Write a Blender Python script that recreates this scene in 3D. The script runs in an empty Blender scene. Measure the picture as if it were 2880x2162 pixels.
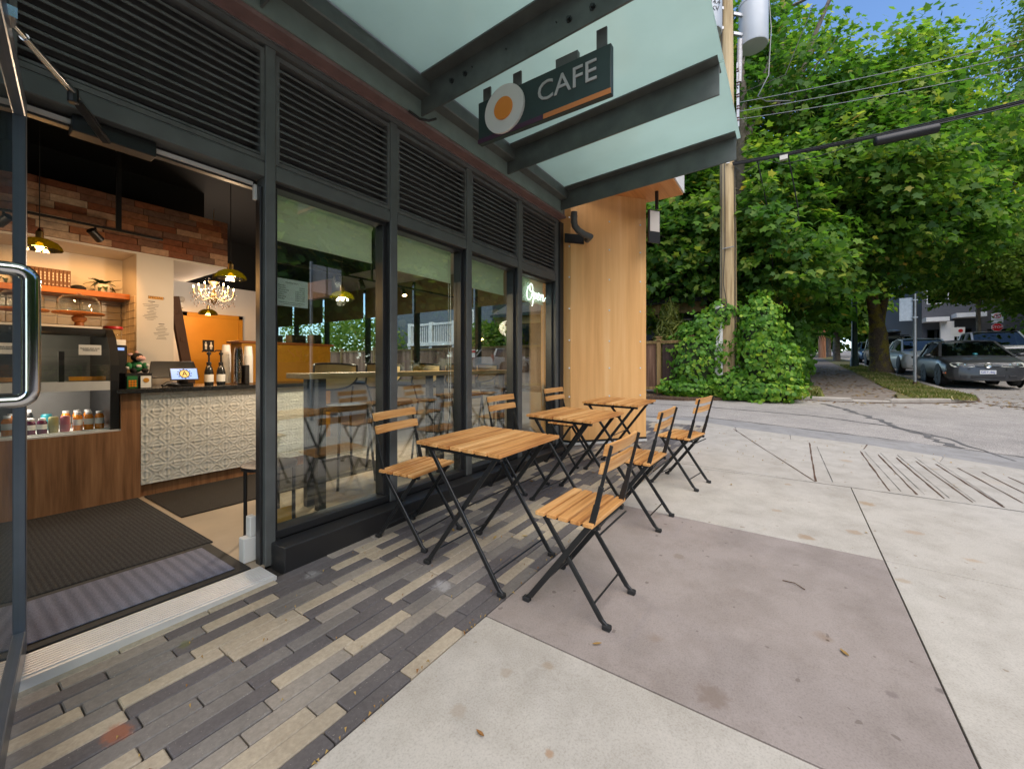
import bpy, bmesh, math, random
import numpy as np
from mathutils import Vector, Matrix
random.seed(7); np.random.seed(7)
sc = bpy.context.scene
COL = sc.collection
R = math.radians
PI = math.pi

# ------------------------------------------------------------------ terrain
Z0 = -1.128
def G(x, y=0.0):
    z = Z0 + .021 * min(x, 6)
    if x > 6: z += .03 * (min(x, 13) - 6)
    if x > 13: z += .026 * (min(x, 17) - 13)
    if x > 17: z += .045 * (min(x, 60) - 17)
    if x > 60: z += .03 * (x - 60)
    return z + .015 * max(min(y, 2.2), -6)
FZ = -1.062            # cafe floor level

# ------------------------------------------------------------------ helpers
class MB:
    def __init__(s): s.v = []; s.f = []; s.m = []; s.a = []; s.cur = 0; s.r = 0.0
    def face(s, idx): s.f.append(idx); s.m.append(s.cur); s.a.append(s.r)
    def add(s, vs, fs):
        b = len(s.v); s.v.extend([tuple(p) for p in vs])
        for f in fs: s.face([b + i for i in f])
        return s
    def box(s, x0, x1, y0, y1, z0, z1):
        return s.add([(x0,y0,z0),(x1,y0,z0),(x1,y1,z0),(x0,y1,z0),(x0,y0,z1),(x1,y0,z1),(x1,y1,z1),(x0,y1,z1)],
                     [(0,3,2,1),(4,5,6,7),(0,1,5,4),(1,2,6,5),(2,3,7,6),(3,0,4,7)])
    def gbox(s, x0, x1, y0, y1, h0, h1):       # box that follows the slope of the ground
        P = [(x0,y0),(x1,y0),(x1,y1),(x0,y1)]
        return s.add([(x,y,G(x,y)+h0) for x,y in P] + [(x,y,G(x,y)+h1) for x,y in P],
                     [(0,3,2,1),(4,5,6,7),(0,1,5,4),(1,2,6,5),(2,3,7,6),(3,0,4,7)])
    def gpoly(s, P, h0, h1):
        n = len(P)
        return s.add([(x,y,G(x,y)+h0) for x,y in P] + [(x,y,G(x,y)+h1) for x,y in P],
                     [tuple(range(n-1,-1,-1)), tuple(range(n,2*n))] + [(i,(i+1)%n,n+(i+1)%n,n+i) for i in range(n)])
    def prism(s, P, z0, z1):
        n = len(P)
        return s.add([(x,y,z0) for x,y in P] + [(x,y,z1) for x,y in P],
                     [tuple(range(n-1,-1,-1)), tuple(range(n,2*n))] + [(i,(i+1)%n,n+(i+1)%n,n+i) for i in range(n)])
    def ext(s, P, d):                           # closed 3D polygon extruded by vector d
        n = len(P); d = Vector(d)
        return s.add([tuple(p) for p in P] + [tuple(Vector(p)+d) for p in P],
                     [tuple(range(n-1,-1,-1)), tuple(range(n,2*n))] + [(i,(i+1)%n,n+(i+1)%n,n+i) for i in range(n)])
    def bar(s, p, q, w, h, up=(0,0,1)):
        p, q = Vector(p), Vector(q); d = (q-p).normalized(); u = Vector(up)
        a = d.cross(u)
        if a.length < 1e-4: a = d.cross(Vector((1,0,0)))
        a.normalize(); b = a.cross(d).normalized(); a *= w/2; b *= h/2
        V = [p-a-b, p+a-b, p+a+b, p-a+b, q-a-b, q+a-b, q+a+b, q-a+b]
        return s.add(V, [(0,1,2,3),(7,6,5,4),(0,4,5,1),(1,5,6,2),(2,6,7,3),(3,7,4,0)])
    def tube(s, pts, r, n=8, cap=True):
        pts = [Vector(p) for p in pts]; k = len(pts)
        rr = r if isinstance(r, (list, tuple)) else [r]*k
        b = len(s.v); ref = None
        for i, p in enumerate(pts):
            d = (pts[min(i+1,k-1)] - pts[max(i-1,0)]).normalized()
            if ref is None:
                ref = d.orthogonal().normalized()
            ref = (ref - d*ref.dot(d))
            ref = ref.normalized() if ref.length > 1e-6 else d.orthogonal().normalized()
            o = d.cross(ref)
            for j in range(n):
                t = 2*PI*j/n
                s.v.append(tuple(p + (ref*math.cos(t) + o*math.sin(t))*rr[i]))
        for i in range(k-1):
            for j in range(n):
                s.face([b+i*n+j, b+i*n+(j+1)%n, b+(i+1)*n+(j+1)%n, b+(i+1)*n+j])
        if cap:
            s.face([b+j for j in range(n-1,-1,-1)]); s.face([b+(k-1)*n+j for j in range(n)])
        return s
    def lathe(s, prof, c=(0,0,0), n=24, ax='z', wob=None):
        b = len(s.v); k = len(prof)
        for r, z in prof:
            for j in range(n):
                t = 2*PI*j/n; q = r*(wob(t, z) if wob else 1)
                x, y = q*math.cos(t), q*math.sin(t)
                p = (x,y,z) if ax == 'z' else ((z,x,y) if ax == 'x' else (y,z,x))
                s.v.append((c[0]+p[0], c[1]+p[1], c[2]+p[2]))
        for i in range(k-1):
            for j in range(n):
                s.face([b+i*n+j, b+i*n+(j+1)%n, b+(i+1)*n+(j+1)%n, b+(i+1)*n+j])
        if prof[0][0] > 1e-6: s.face([b+j for j in range(n-1,-1,-1)])
        if prof[-1][0] > 1e-6: s.face([b+(k-1)*n+j for j in range(n)])
        return s
    def ball(s, c, r, n=12, m=8):
        r = r if isinstance(r,(tuple,list)) else (r,r,r)
        b = len(s.v)
        for i in range(m+1):
            a = PI*i/m - PI/2
            for j in range(n):
                t = 2*PI*j/n
                s.v.append((c[0]+r[0]*math.cos(a)*math.cos(t), c[1]+r[1]*math.cos(a)*math.sin(t), c[2]+r[2]*math.sin(a)))
        for i in range(m):
            for j in range(n):
                s.face([b+i*n+j, b+i*n+(j+1)%n, b+(i+1)*n+(j+1)%n, b+(i+1)*n+j])
        return s
    def text(s, body, size, mat4, ext=.002, align='CENTER', spacing=1.0):
        cu = bpy.data.curves.new('lettering', 'FONT'); cu.body = body; cu.size = size; cu.extrude = ext
        cu.align_x = align; cu.align_y = 'CENTER'; cu.space_character = spacing; cu.resolution_u = 3
        o = bpy.data.objects.new('lettering', cu); COL.objects.link(o)
        dg = bpy.context.evaluated_depsgraph_get()
        me = bpy.data.meshes.new_from_object(o.evaluated_get(dg))
        s.add([tuple(mat4 @ v.co) for v in me.vertices], [tuple(p.vertices) for p in me.polygons])
        bpy.data.objects.remove(o); bpy.data.curves.remove(cu); bpy.data.meshes.remove(me)
        return s
    def xform(s, M, start=0):
        for i in range(start, len(s.v)): s.v[i] = tuple(M @ Vector(s.v[i]))
        return s
    def pieces(s):                             # groups of faces that stand clearly apart from each other
        par = list(range(len(s.v)))
        def fd(a):
            while par[a] != a: par[a] = par[par[a]]; a = par[a]
            return a
        for f in s.f:
            r0 = fd(f[0])
            for i in f[1:]: par[fd(i)] = r0
        isl = {}
        for k, f in enumerate(s.f): isl.setdefault(fd(f[0]), []).append(k)
        keys = list(isl)
        if len(keys) < 2 or len(keys) > 400: return None
        lo, hi = [], []
        for q in keys:
            P = np.array([s.v[i] for k in isl[q] for i in s.f[k]]); lo.append(P.min(0)); hi.append(P.max(0))
        lo, hi = np.array(lo), np.array(hi); sz = (hi-lo).max(1); n = len(keys); grp = list(range(n))
        def fg(a):
            while grp[a] != a: a = grp[a]
            return a
        for i in range(n):
            g_ = np.maximum(0, np.maximum(lo[i]-hi, lo-hi[i])); d = np.sqrt((g_**2).sum(1)); ok = d <= np.maximum(.02, .5*np.maximum(sz[i], sz))
            for j in np.nonzero(ok)[0]:
                if j > i: grp[fg(int(j))] = fg(i)
        out = {}
        for i in range(n): out.setdefault(fg(i), []).extend(isl[keys[i]])
        return list(out.values()) if len(out) > 1 else None
    def build(s, name, mats, parent=None, smooth=None, bevel=0, local=False, label=None, seg=1):
        if parent is not None and len(s.v) < 6000 and not any(k in name for k in ('lettering','print','brick','tile','badge','sticker','emblem','pictogram','crystal','frond','foliage','mark','board','leaf','wall','floor','stitch','trunk','candle')):
            g_ = s.pieces()
            if g_ and len(g_) <= 24:
                first = None
                for fs in g_:
                    q = MB(); idx = {}
                    for k in fs:
                        for i in s.f[k]:
                            if i not in idx: idx[i] = len(q.v); q.v.append(s.v[i])
                        q.f.append([idx[i] for i in s.f[k]]); q.m.append(s.m[k]); q.a.append(s.a[k])
                    o = q.build_one(name, mats, parent, smooth, bevel, local, label, seg); first = first or o
                return first
        return s.build_one(name, mats, parent, smooth, bevel, local, label, seg)
    def build_one(s, name, mats, parent=None, smooth=None, bevel=0, local=False, label=None, seg=1):
        me = bpy.data.meshes.new(name)
        off = Vector((0,0,0))
        if parent is not None and not local:
            p = parent
            while p is not None: off += p.location; p = p.parent
        vs = [tuple(Vector(v)-off) for v in s.v] if off.length > 0 else s.v
        me.from_pydata(vs, [], s.f)
        mats = mats if isinstance(mats, (list, tuple)) else [mats]
        for m in mats: me.materials.append(m)
        if len(mats) > 1: me.polygons.foreach_set('material_index', s.m)
        if any(s.a):
            at = me.attributes.new('rnd', 'FLOAT', 'FACE'); at.data.foreach_set('value', s.a)
        if smooth is not None:
            me.polygons.foreach_set('use_smooth', [True]*len(me.polygons))
            me.update(); me.set_sharp_from_angle(angle=R(smooth))
        me.update()
        o = bpy.data.objects.new(name, me); COL.objects.link(o)
        if parent is not None: o.parent = parent
        if bevel:
            b = o.modifiers.new('edge', 'BEVEL'); b.width = bevel; b.segments = seg; b.limit_method = 'ANGLE'; b.angle_limit = R(40)
        if label: o['label'] = label
        return o

def thing(name, label, cat, loc=(0,0,0), rotz=0, group=None):
    o = bpy.data.objects.new(name, None); COL.objects.link(o); o.empty_display_size = .1
    o.location = loc; o.rotation_euler = (0,0,rotz)
    o['label'] = label; o['category'] = cat
    if group: o['group'] = group
    return o
def tag(o, label, cat, group=None, kind=None):
    o['label'] = label; o['category'] = cat
    if group: o['group'] = group
    if kind: o['kind'] = kind
    return o
def struct(o, label=None, cat=None):
    o['kind'] = 'structure'
    if label: o['label'] = label
    o['category'] = cat or o.name.split('.')[0].replace('_',' ')
    return o
def dup(root, loc, rotz=0, label=None, group=None, scale=None):
    r = root.copy(); COL.objects.link(r); r.location = loc; r.rotation_euler = (0,0,rotz)
    if scale: r.scale = scale
    if label: r['label'] = label
    if group: r['group'] = group
    for ch in list(root.children):
        c = ch.copy(); COL.objects.link(c); c.parent = r
        for g in list(ch.children):
            d = g.copy(); COL.objects.link(d); d.parent = c
    return r

# ------------------------------------------------------------------ materials
def srgb(r, g, b):
    f = lambda c: (c/255/12.92) if c/255 <= .04045 else ((c/255+.055)/1.055)**2.4
    return (f(r), f(g), f(b))
class NT:
    def __init__(s, name):
        s.m = bpy.data.materials.new(name); s.m.use_nodes = True; s.t = s.m.node_tree; s.t.nodes.clear()
        s.out = s.n('ShaderNodeOutputMaterial')
    def n(s, ty, **kw):
        x = s.t.nodes.new(ty)
        for k, v in kw.items():
            if hasattr(x, k) and k not in x.inputs.keys(): setattr(x, k, v)
            else: x.inputs[k].default_value = v
        return x
    def l(s, a, b): s.t.links.new(a, b)
    def co(s, scale=(1,1,1), rot=(0,0,0)):
        t = s.n('ShaderNodeTexCoord'); m = s.n('ShaderNodeMapping'); m.inputs['Scale'].default_value = scale; m.inputs['Rotation'].default_value = rot
        s.l(t.outputs['Object'], m.inputs['Vector']); return m.outputs['Vector']
    def noise(s, vec, scale, detail=3, rough=.55):
        x = s.n('ShaderNodeTexNoise'); x.inputs['Scale'].default_value = scale; x.inputs['Detail'].default_value = detail; x.inputs['Roughness'].default_value = rough
        s.l(vec, x.inputs['Vector']); return x.outputs['Fac']
    def ramp(s, fac, stops, interp='LINEAR'):
        x = s.n('ShaderNodeValToRGB'); x.color_ramp.interpolation = interp
        e = x.color_ramp.elements
        while len(e) < len(stops): e.new(.5)
        for i, (p, c) in enumerate(stops):
            e[i].position = p; e[i].color = (*c, 1) if len(c) == 3 else c
        s.l(fac, x.inputs['Fac']); return x.outputs['Color']
    def mix(s, fac, a, b, mode='MIX'):
        x = s.n('ShaderNodeMix'); x.data_type = 'RGBA'; x.blend_type = mode
        for sock, v in ((x.inputs[0], fac), (x.inputs[6], a), (x.inputs[7], b)):
            if isinstance(v, bpy.types.NodeSocket): s.l(v, sock)
            elif isinstance(v, (int, float)): sock.default_value = v
            else: sock.default_value = (*v, 1)
        return x.outputs[2]
    def bump(s, h, strength=.3, dist=.01):
        x = s.n('ShaderNodeBump'); x.inputs['Strength'].default_value = strength; x.inputs['Distance'].default_value = dist
        s.l(h, x.inputs['Height']); return x.outputs['Normal']
    def pr(s, col, rough=.5, metal=0, spec=.5, normal=None, coat=0, trans=0, emit=None, estr=0, alpha=None):
        p = s.n('ShaderNodeBsdfPrincipled')
        for sock, v in (('Base Color', col), ('Roughness', rough)):
            if isinstance(v, bpy.types.NodeSocket): s.l(v, p.inputs[sock])
            else: p.inputs[sock].default_value = (*v, 1) if sock == 'Base Color' else v
        p.inputs['Metallic'].default_value = metal; p.inputs['Specular IOR Level'].default_value = spec
        p.inputs['Coat Weight'].default_value = coat; p.inputs['Transmission Weight'].default_value = trans
        if emit: p.inputs['Emission Color'].default_value = (*emit, 1); p.inputs['Emission Strength'].default_value = estr
        if normal is not None: s.l(normal, p.inputs['Normal'])
        s.l(p.outputs[0], s.out.inputs['Surface']); return s.m
def mat(name, col, rough=.5, metal=0, var=.08, scale=6, bump=0, bscale=60, spec=.5, coat=0, emit=None, estr=0):
    t = NT(name); v = t.co()
    c = t.ramp(t.noise(v, scale, 4), [(.3, tuple(k*(1-var) for k in col)), (.7, tuple(min(1,k*(1+var)) for k in col))]) if var else col
    nm = t.bump(t.noise(v, bscale, 3), bump, .004) if bump else None
    return t.pr(c, rough, metal, spec, nm, coat, emit=emit, estr=estr)
def wood(name, cols, axis='x', rough=.5, scale=1, grain=1, attr=False):
    t = NT(name)
    sx = {'x': (2,40,40), 'y': (40,2,40), 'z': (40,40,2)}[axis]
    v = t.co(tuple(k*scale for k in sx))
    f = t.noise(v, 1.0, 6, .62)
    sx2 = {'x': (.8,9,9), 'y': (9,.8,9), 'z': (9,9,.8)}[axis]
    f2 = t.noise(t.co(tuple(k*scale for k in sx2)), 1, 2)
    a = t.n('ShaderNodeMath', operation='ADD'); t.l(f, a.inputs[0])
    m = t.n('ShaderNodeMath', operation='MULTIPLY_ADD'); t.l(f2, m.inputs[0]); m.inputs[1].default_value = 1.0*grain; m.inputs[2].default_value = -.5*grain
    t.l(m.outputs[0], a.inputs[1])
    fac = a.outputs[0]
    if attr:
        at = t.n('ShaderNodeAttribute'); at.attribute_name = 'rnd'
        b = t.n('ShaderNodeMath', operation='MULTIPLY_ADD'); t.l(at.outputs['Fac'], b.inputs[0]); b.inputs[1].default_value = .5; b.inputs[2].default_value = -.25
        c = t.n('ShaderNodeMath', operation='ADD'); t.l(fac, c.inputs[0]); t.l(b.outputs[0], c.inputs[1]); fac = c.outputs[0]
    col = t.ramp(fac, [(.25, cols[0]), (.5, cols[1]), (.75, cols[2])])
    return t.pr(col, rough, 0, .4, t.bump(f, .08, .003))
def stains(t, c, v, spots):                     # named dirt and chalk marks at fixed places on the ground
    for (sx, sy, rad, col, amt) in spots:
        o_ = t.n('ShaderNodeTexCoord'); vm = t.n('ShaderNodeVectorMath', operation='SUBTRACT'); t.l(o_.outputs['Object'], vm.inputs[0]); vm.inputs[1].default_value = (sx, sy, G(sx, sy))
        ln = t.n('ShaderNodeVectorMath', operation='LENGTH'); t.l(vm.outputs[0], ln.inputs[0])
        dv = t.n('ShaderNodeMath', operation='MULTIPLY_ADD'); t.l(ln.outputs['Value'], dv.inputs[0]); dv.inputs[1].default_value = -1/rad; dv.inputs[2].default_value = .55
        ad = t.n('ShaderNodeMath', operation='ADD'); ad.use_clamp = True; t.l(dv.outputs[0], ad.inputs[0]); t.l(t.noise(v, 22, 4, .75), ad.inputs[1])
        c = t.mix(t.ramp(ad.outputs[0], [(.52, (0,0,0)), (.78, (amt,)*3)]), c, col)
    return c
def bycolor(name, stops, rough=.8, nscale=30, nvar=.12, bump=.2, speck=None):   # colour picked per face by its rnd value, plus fine grain
    t = NT(name); at = t.n('ShaderNodeAttribute'); at.attribute_name = 'rnd'
    c = t.ramp(at.outputs['Fac'], stops, 'CONSTANT' if speck else 'LINEAR')
    v = t.co(); n1 = t.noise(v, nscale, 5, .7)
    g = t.ramp(n1, [(.25, (1-nvar,)*3), (.75, (1+nvar,)*3)])
    c = t.mix(1, c, g, 'MULTIPLY')
    if speck:
        n2 = t.noise(v, 3.1, 3); c = t.mix(1, c, t.ramp(n2, [(.3, (.82,.81,.8)), (.7, (1.12,1.12,1.13))]), 'MULTIPLY')
        n3 = t.noise(v, 130, 1); c = t.mix(t.ramp(n3, [(.70, (0,0,0)), (.78, (.5,.5,.5))]), c, speck)
        c = stains(t, c, v, ((.347,1.66,.085,(.42,.13,.05),.55), (1.46,1.41,.10,(.46,.45,.44),.6), (.60,1.95,.05,(.16,.17,.05),.5), (1.16,2.03,.09,(.42,.41,.40),.35), (2.3,1.7,.16,(.40,.39,.37),.3), (3.2,1.3,.2,(.40,.38,.35),.25)))
    return t.pr(c, rough, 0, .3, t.bump(n1, bump, .004))
def glass(name, tint, refl=1.0, ior=1.55, rough=0.0):
    t = NT(name)
    lw = t.n('ShaderNodeLayerWeight'); lw.inputs['Blend'].default_value = .5
    pw = t.n('ShaderNodeMath', operation='POWER'); t.l(lw.outputs['Facing'], pw.inputs[0]); pw.inputs[1].default_value = 4.0
    f0 = ((ior-1)/(ior+1))**2*refl
    mu = t.n('ShaderNodeMath', operation='MULTIPLY_ADD'); mu.use_clamp = True; t.l(pw.outputs[0], mu.inputs[0]); mu.inputs[1].default_value = .9*min(1,refl)-f0; mu.inputs[2].default_value = f0
    tr = t.n('ShaderNodeBsdfTransparent'); tr.inputs[0].default_value = (*tint, 1)
    gl = t.n('ShaderNodeBsdfGlossy'); gl.inputs['Roughness'].default_value = rough; gl.inputs[0].default_value = (.96,.98,.97,1)
    mx = t.n('ShaderNodeMixShader'); t.l(mu.outputs[0], mx.inputs[0]); t.l(tr.outputs[0], mx.inputs[1]); t.l(gl.outputs[0], mx.inputs[2])
    t.l(mx.outputs[0], t.out.inputs['Surface']); return t.m
def leafmat(name, stops, trans=.35, gloss=.08):
    t = NT(name); at = t.n('ShaderNodeAttribute'); at.attribute_name = 'rnd'
    c = t.ramp(at.outputs['Fac'], stops)
    d = t.n('ShaderNodeBsdfDiffuse'); t.l(c, d.inputs[0])
    tl = t.n('ShaderNodeBsdfTranslucent'); cc = t.mix(1, c, (1.25,1.35,.6) if gloss > .001 else (1,1,1), 'MULTIPLY'); t.l(cc, tl.inputs[0])
    m1 = t.n('ShaderNodeMixShader'); m1.inputs[0].default_value = trans; t.l(d.outputs[0], m1.inputs[1]); t.l(tl.outputs[0], m1.inputs[2])
    g = t.n('ShaderNodeBsdfGlossy'); g.inputs['Roughness'].default_value = .5
    m2 = t.n('ShaderNodeMixShader'); m2.inputs[0].default_value = gloss; t.l(m1.outputs[0], m2.inputs[1]); t.l(g.outputs[0], m2.inputs[2])
    t.l(m2.outputs[0], t.out.inputs['Surface']); return t.m

M = {}
M['frame'] = mat('dark_grey_aluminium', (.105,.110,.107), .42, .0, .20, 5, .03, 200, .5)
M['frame_in'] = mat('black_aluminium', (.022,.022,.023), .38, 0, .1, 8)
M['louvre'] = mat('louvre_paint', (.105,.105,.102), .45, 0, .22, 14)
M['steelpaint'] = mat('canopy_steel_paint', (.098,.110,.104), .40, 0, .22, 7, .05, 120)
M['ledger'] = mat('ledger_paint', (.20,.245,.222), .5, 0, .16, 5, .04, 90)
M['maroon'] = mat('maroon_flashing', (.21,.130,.120), .55, 0, .15, 9)
M['chrome'] = mat('polished_steel', (.62,.62,.62), .14, 1, .04, 20)
M['alu'] = mat('mill_aluminium', (.72,.72,.71), .42, .2, .06, 12)
M['doormetal'] = mat('anodised_door_frame', (.13,.15,.19), .3, .5, .06, 12)
M['white'] = mat('white_paint', (.72,.71,.69), .6, 0, .03, 4)
M['offwhite'] = mat('cream_wall_paint', (.60,.56,.50), .7, 0, .04, 3)
M['black'] = mat('black_paint', (.012,.012,.013), .4, 0, .1, 9)
M['blackmatte'] = mat('black_ceiling_paint', (.003,.003,.003), .8, 0, .1, 3)
M['rubber'] = mat('black_rubber', (.016,.016,.016), .75, 0, .15, 20, .1, 90)
M['steelblack'] = mat('powder_coated_steel', (.014,.015,.016), .36, 0, .12, 18)
M['facade'] = mat('grey_cladding', (.12,.125,.125), .6, 0, .08, 2)
M['glass'] = glass('window_glass', (.93,.985,.95), 2.7, 1.62)
M['doorglass'] = glass('door_glass', (.86,.92,.89), 1.0, 1.5)
M['caseglass'] = glass('case_glass', (.93,.96,.95), 3.2, 1.5)
M['clear'] = glass('clear_glass', (.95,.97,.96), .9, 1.45)
M['carglass'] = glass('car_glass', (.24,.29,.26), .75, 1.6)
M['houseglass'] = glass('house_glass', (.10,.12,.12), 1.4, 1.6)
M['cladding'] = wood('honey_wood_cladding', (srgb(218,162,100), srgb(234,180,116), srgb(241,194,136)), 'z', .5, .32, .55)
M['acacia'] = wood('oiled_acacia', (srgb(172,112,58), srgb(214,154,90), srgb(236,186,124)), 'x', .5, 1.0, .9, attr=True)
M['walnut'] = wood('walnut_laminate', (srgb(112,78,52), srgb(152,108,74), srgb(178,132,94)), 'z', .5, 1.0, .5)
M['shelfwood'] = wood('shelf_wood', (srgb(110,60,26), srgb(160,96,46), srgb(184,120,66)), 'x', .5, 1, .6)
M['barwood'] = wood('bar_wood', (srgb(150,120,80), srgb(184,150,106), srgb(205,174,130)), 'x', .45, .6, .6)
M['fencewood'] = wood('weathered_cedar', (srgb(96,70,54), srgb(132,102,82), srgb(158,128,106)), 'z', .85, .6, .7, attr=True)
M['fencedark'] = wood('dark_stained_boards', (srgb(40,30,27), srgb(58,44,40), srgb(72,56,50)), 'z', .85, .6, .6)
M['postwood'] = wood('green_tinged_timber', (srgb(104,84,52), srgb(138,114,74), srgb(160,136,94)), 'z', .85, .6, .6)
M['polewood'] = wood('weathered_pole_wood', (srgb(130,108,76), srgb(178,156,118), srgb(204,184,146)), 'z', .85, .35, .9)
M['polewood2'] = wood('red_cedar_pole', (srgb(128,84,58), srgb(172,124,92), srgb(198,150,118)), 'z', .85, .35, .9)
M['bark'] = mat('tree_bark', (.20,.165,.13), .9, 0, .45, 9, .9, 26)
M['mossbark'] = None
M['ply'] = wood('soffit_wood', (srgb(186,118,60), srgb(214,146,84), srgb(228,166,106)), 'x', .5, .5, .5)
M['granite'] = mat('black_granite', (.020,.022,.024), .2, 0, .6, 60)
M['yellow'] = mat('mustard_paint', srgb(196,138,34), .55, 0, .06, 4)
M['cardboard'] = mat('kraft_brown', (.12,.06,.035), .7, 0, .1, 9)
M['brass'] = mat('antique_brass', (.45,.30,.12), .35, 1, .1, 12)
M['red'] = mat('red_plastic', (.55,.02,.02), .4, 0, .05, 9)
M['fabric_green'] = mat('green_cloth', (.02,.16,.05), .9, 0, .12, 40)
M['fur_black'] = mat('black_plush', (.012,.012,.012), .95, 0, .2, 60, .4, 200)
M['fur_white'] = mat('white_plush', (.62,.58,.54), .95, 0, .08, 60, .4, 200)
M['fur_pink'] = mat('pink_plush', (.60,.36,.32), .95, 0, .08, 60, .3, 200)
M['paper'] = mat('white_paper', (.80,.80,.77), .75, 0, .02, 4)
M['ink'] = mat('black_ink', (.02,.02,.02), .7, 0, 0)
M['juice'] = mat('orange_juice', (.80,.26,.02), .25, 0, .06, 9)
M['berry'] = mat('berry_juice', (.10,.015,.05), .25, 0, .1, 9)
M['teal'] = mat('teal_can', (.03,.22,.26), .3, .2, .1, 9)
M['olive'] = mat('olive_can', (.36,.34,.16), .3, .2, .1, 9)
M['plum'] = mat('rose_can', (.40,.14,.18), .3, .2, .1, 9)
M['soil'] = mat('bark_mulch', (.085,.052,.032), .95, 0, .5, 30, .8, 60)
M['galv'] = mat('galvanised_steel', (.42,.43,.44), .42, .75, .12, 16)
M['greygloss'] = mat('grey_transformer_paint', (.50,.52,.53), .35, 0, .05, 3)
M['porcelain'] = mat('porcelain', (.45,.43,.42), .25, 0, .2, 20)
M['redbrown'] = mat('red_brown_glaze', (.10,.035,.03), .3, 0, .2, 20)
M['cable'] = mat('black_cable_jacket', (.014,.014,.015), .5, 0, .1, 9)
M['wiregrey'] = mat('grey_line_wire', (.22,.22,.22), .45, .5, .1, 9)
M['lampgreen'] = mat('dark_green_post_paint', (.012,.030,.024), .4, 0, .1, 9)
M['bulb'] = mat('lit_filament', (1,.6,.2), .5, 0, 0, emit=(1.0,.52,.14), estr=26)
M['candle'] = mat('lit_candle_bulb', (1,.7,.4), .5, 0, 0, emit=(1.0,.62,.28), estr=30)
M['neon'] = mat('lit_neon_tube', (1,1,1), .4, 0, 0, emit=(.95,1.0,.96), estr=2.2)
M['screen'] = mat('lit_tablet_screen', (.2,.3,.6), .3, 0, 0, emit=(.16,.28,.62), estr=.8)
M['concrete'] = M['brown'] = None
def concrete(name, a, b, stain, spots=()):
    t = NT(name); v = t.co()
    big = t.noise(v, .55, 5, .6); mid = t.noise(v, 5, 5, .65); fine = t.noise(v, 160, 2, .7)
    c = t.ramp(big, [(.3, a), (.7, b)])
    c = t.mix(1, c, t.ramp(mid, [(.25, (.80,.79,.77)), (.6, (1.04,1.04,1.04))]), 'MULTIPLY')
    c = t.mix(1, c, t.ramp(fine, [(.22, (.78,.77,.76)), (.5, (1,1,1)), (.8, (1.08,1.08,1.07))]), 'MULTIPLY')
    st = t.noise(v, 1.7, 3, .5)
    c = t.mix(t.ramp(st, [(.66, (0,0,0)), (.80, (.38,.38,.38))]), c, stain)
    s3 = t.noise(v, 5.3, 2, .45)
    c = t.mix(t.ramp(s3, [(.72, (0,0,0)), (.80, (.5,.5,.5))]), c, (stain[0]*.95, stain[1]*.82, stain[2]*.62))
    sp = t.noise(v, 21, 1, .4)
    c = t.mix(t.ramp(sp, [(.755, (0,0,0)), (.78, (.6,.6,.6))]), c, tuple(k*.55 for k in stain))
    c = stains(t, c, v, spots)
    return t.pr(c, .86, 0, .25, t.bump(fine, .16, .003))
M['concrete'] = concrete('broom_concrete', (.425,.395,.345), (.48,.452,.402), (.40,.30,.20), ((3.12,-.08,.09,(.32,.22,.13),.7), (3.38,-.34,.09,(.33,.23,.14),.6), (3.585,-.652,.10,(.36,.26,.17),.6), (4.08,-.486,.11,(.33,.23,.13),.7), (3.536,.074,.07,(.36,.27,.18),.6), (4.3,.01,.07,(.33,.24,.15),.6), (2.79,-.468,.07,(.36,.28,.19),.6), (5.62,-.50,.13,(.40,.30,.20),.6), (1.30,.726,.05,(.30,.22,.14),.5), (1.19,.834,.05,(.33,.27,.20),.5), (.976,.87,.06,(.35,.29,.22),.5), (1.016,.562,.03,(.36,.22,.12),.7)))
M['brown'] = concrete('tinted_concrete', (.285,.246,.222), (.315,.273,.250), (.23,.18,.15), ((1.49,.214,.12,(.20,.155,.125),.7), (1.945,-.417,.03,(.12,.10,.09),.7), (1.835,-.279,.035,(.16,.13,.12),.6), (2.039,-.123,.015,(.10,.07,.05),.9), (2.42,.514,.07,(.22,.175,.14),.6), (2.2,.2,.10,(.24,.20,.175),.4)))
M['kerb'] = concrete('old_kerb_concrete', (.34,.31,.27), (.42,.39,.35), (.16,.13,.09))
def asphalt():
    t = NT('worn_asphalt'); v = t.co()
    big = t.noise(v, .22, 4, .6); mid = t.noise(v, 2.2, 5, .7); fine = t.noise(v, 85, 2, .8)
    c = t.ramp(big, [(.35, (.315,.292,.268)), (.65, (.415,.386,.352))])
    c = t.mix(1, c, t.ramp(mid, [(.3, (.82,.82,.83)), (.65, (1.08,1.08,1.07))]), 'MULTIPLY')
    c = t.mix(1, c, t.ramp(fine, [(.3, (.45,.45,.46)), (.5, (1,1,1)), (.72, (1.55,1.52,1.48))]), 'MULTIPLY')
    return t.pr(c, .9, 0, .2, t.bump(fine, .5, .006))
M['asphalt'] = asphalt()
M['patch'] = concrete('smooth_asphalt_patch', (.285,.277,.268), (.335,.325,.312), (.14,.12,.10))
M['path'] = concrete('old_asphalt_path', (.215,.182,.155), (.28,.24,.205), (.12,.075,.05))
M['tar'] = mat('tar_seam', (.13,.125,.12), .8, 0, .3, 30)
M['debris'] = mat('brown_leaf_debris', (.10,.055,.032), .95, 0, .5, 60, .5, 90)
M['paver'] = bycolor('concrete_pavers', [(0, (.122,.112,.112)), (.34, (.195,.180,.164)), (.56, (.415,.355,.265)), (.87,(.280,.250,.212))], .8, 60, .22, .25, speck=(.42,.38,.32))
M['grout'] = mat('dark_joint_sand', (.035,.031,.028), .95, 0, .4, 40)
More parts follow.
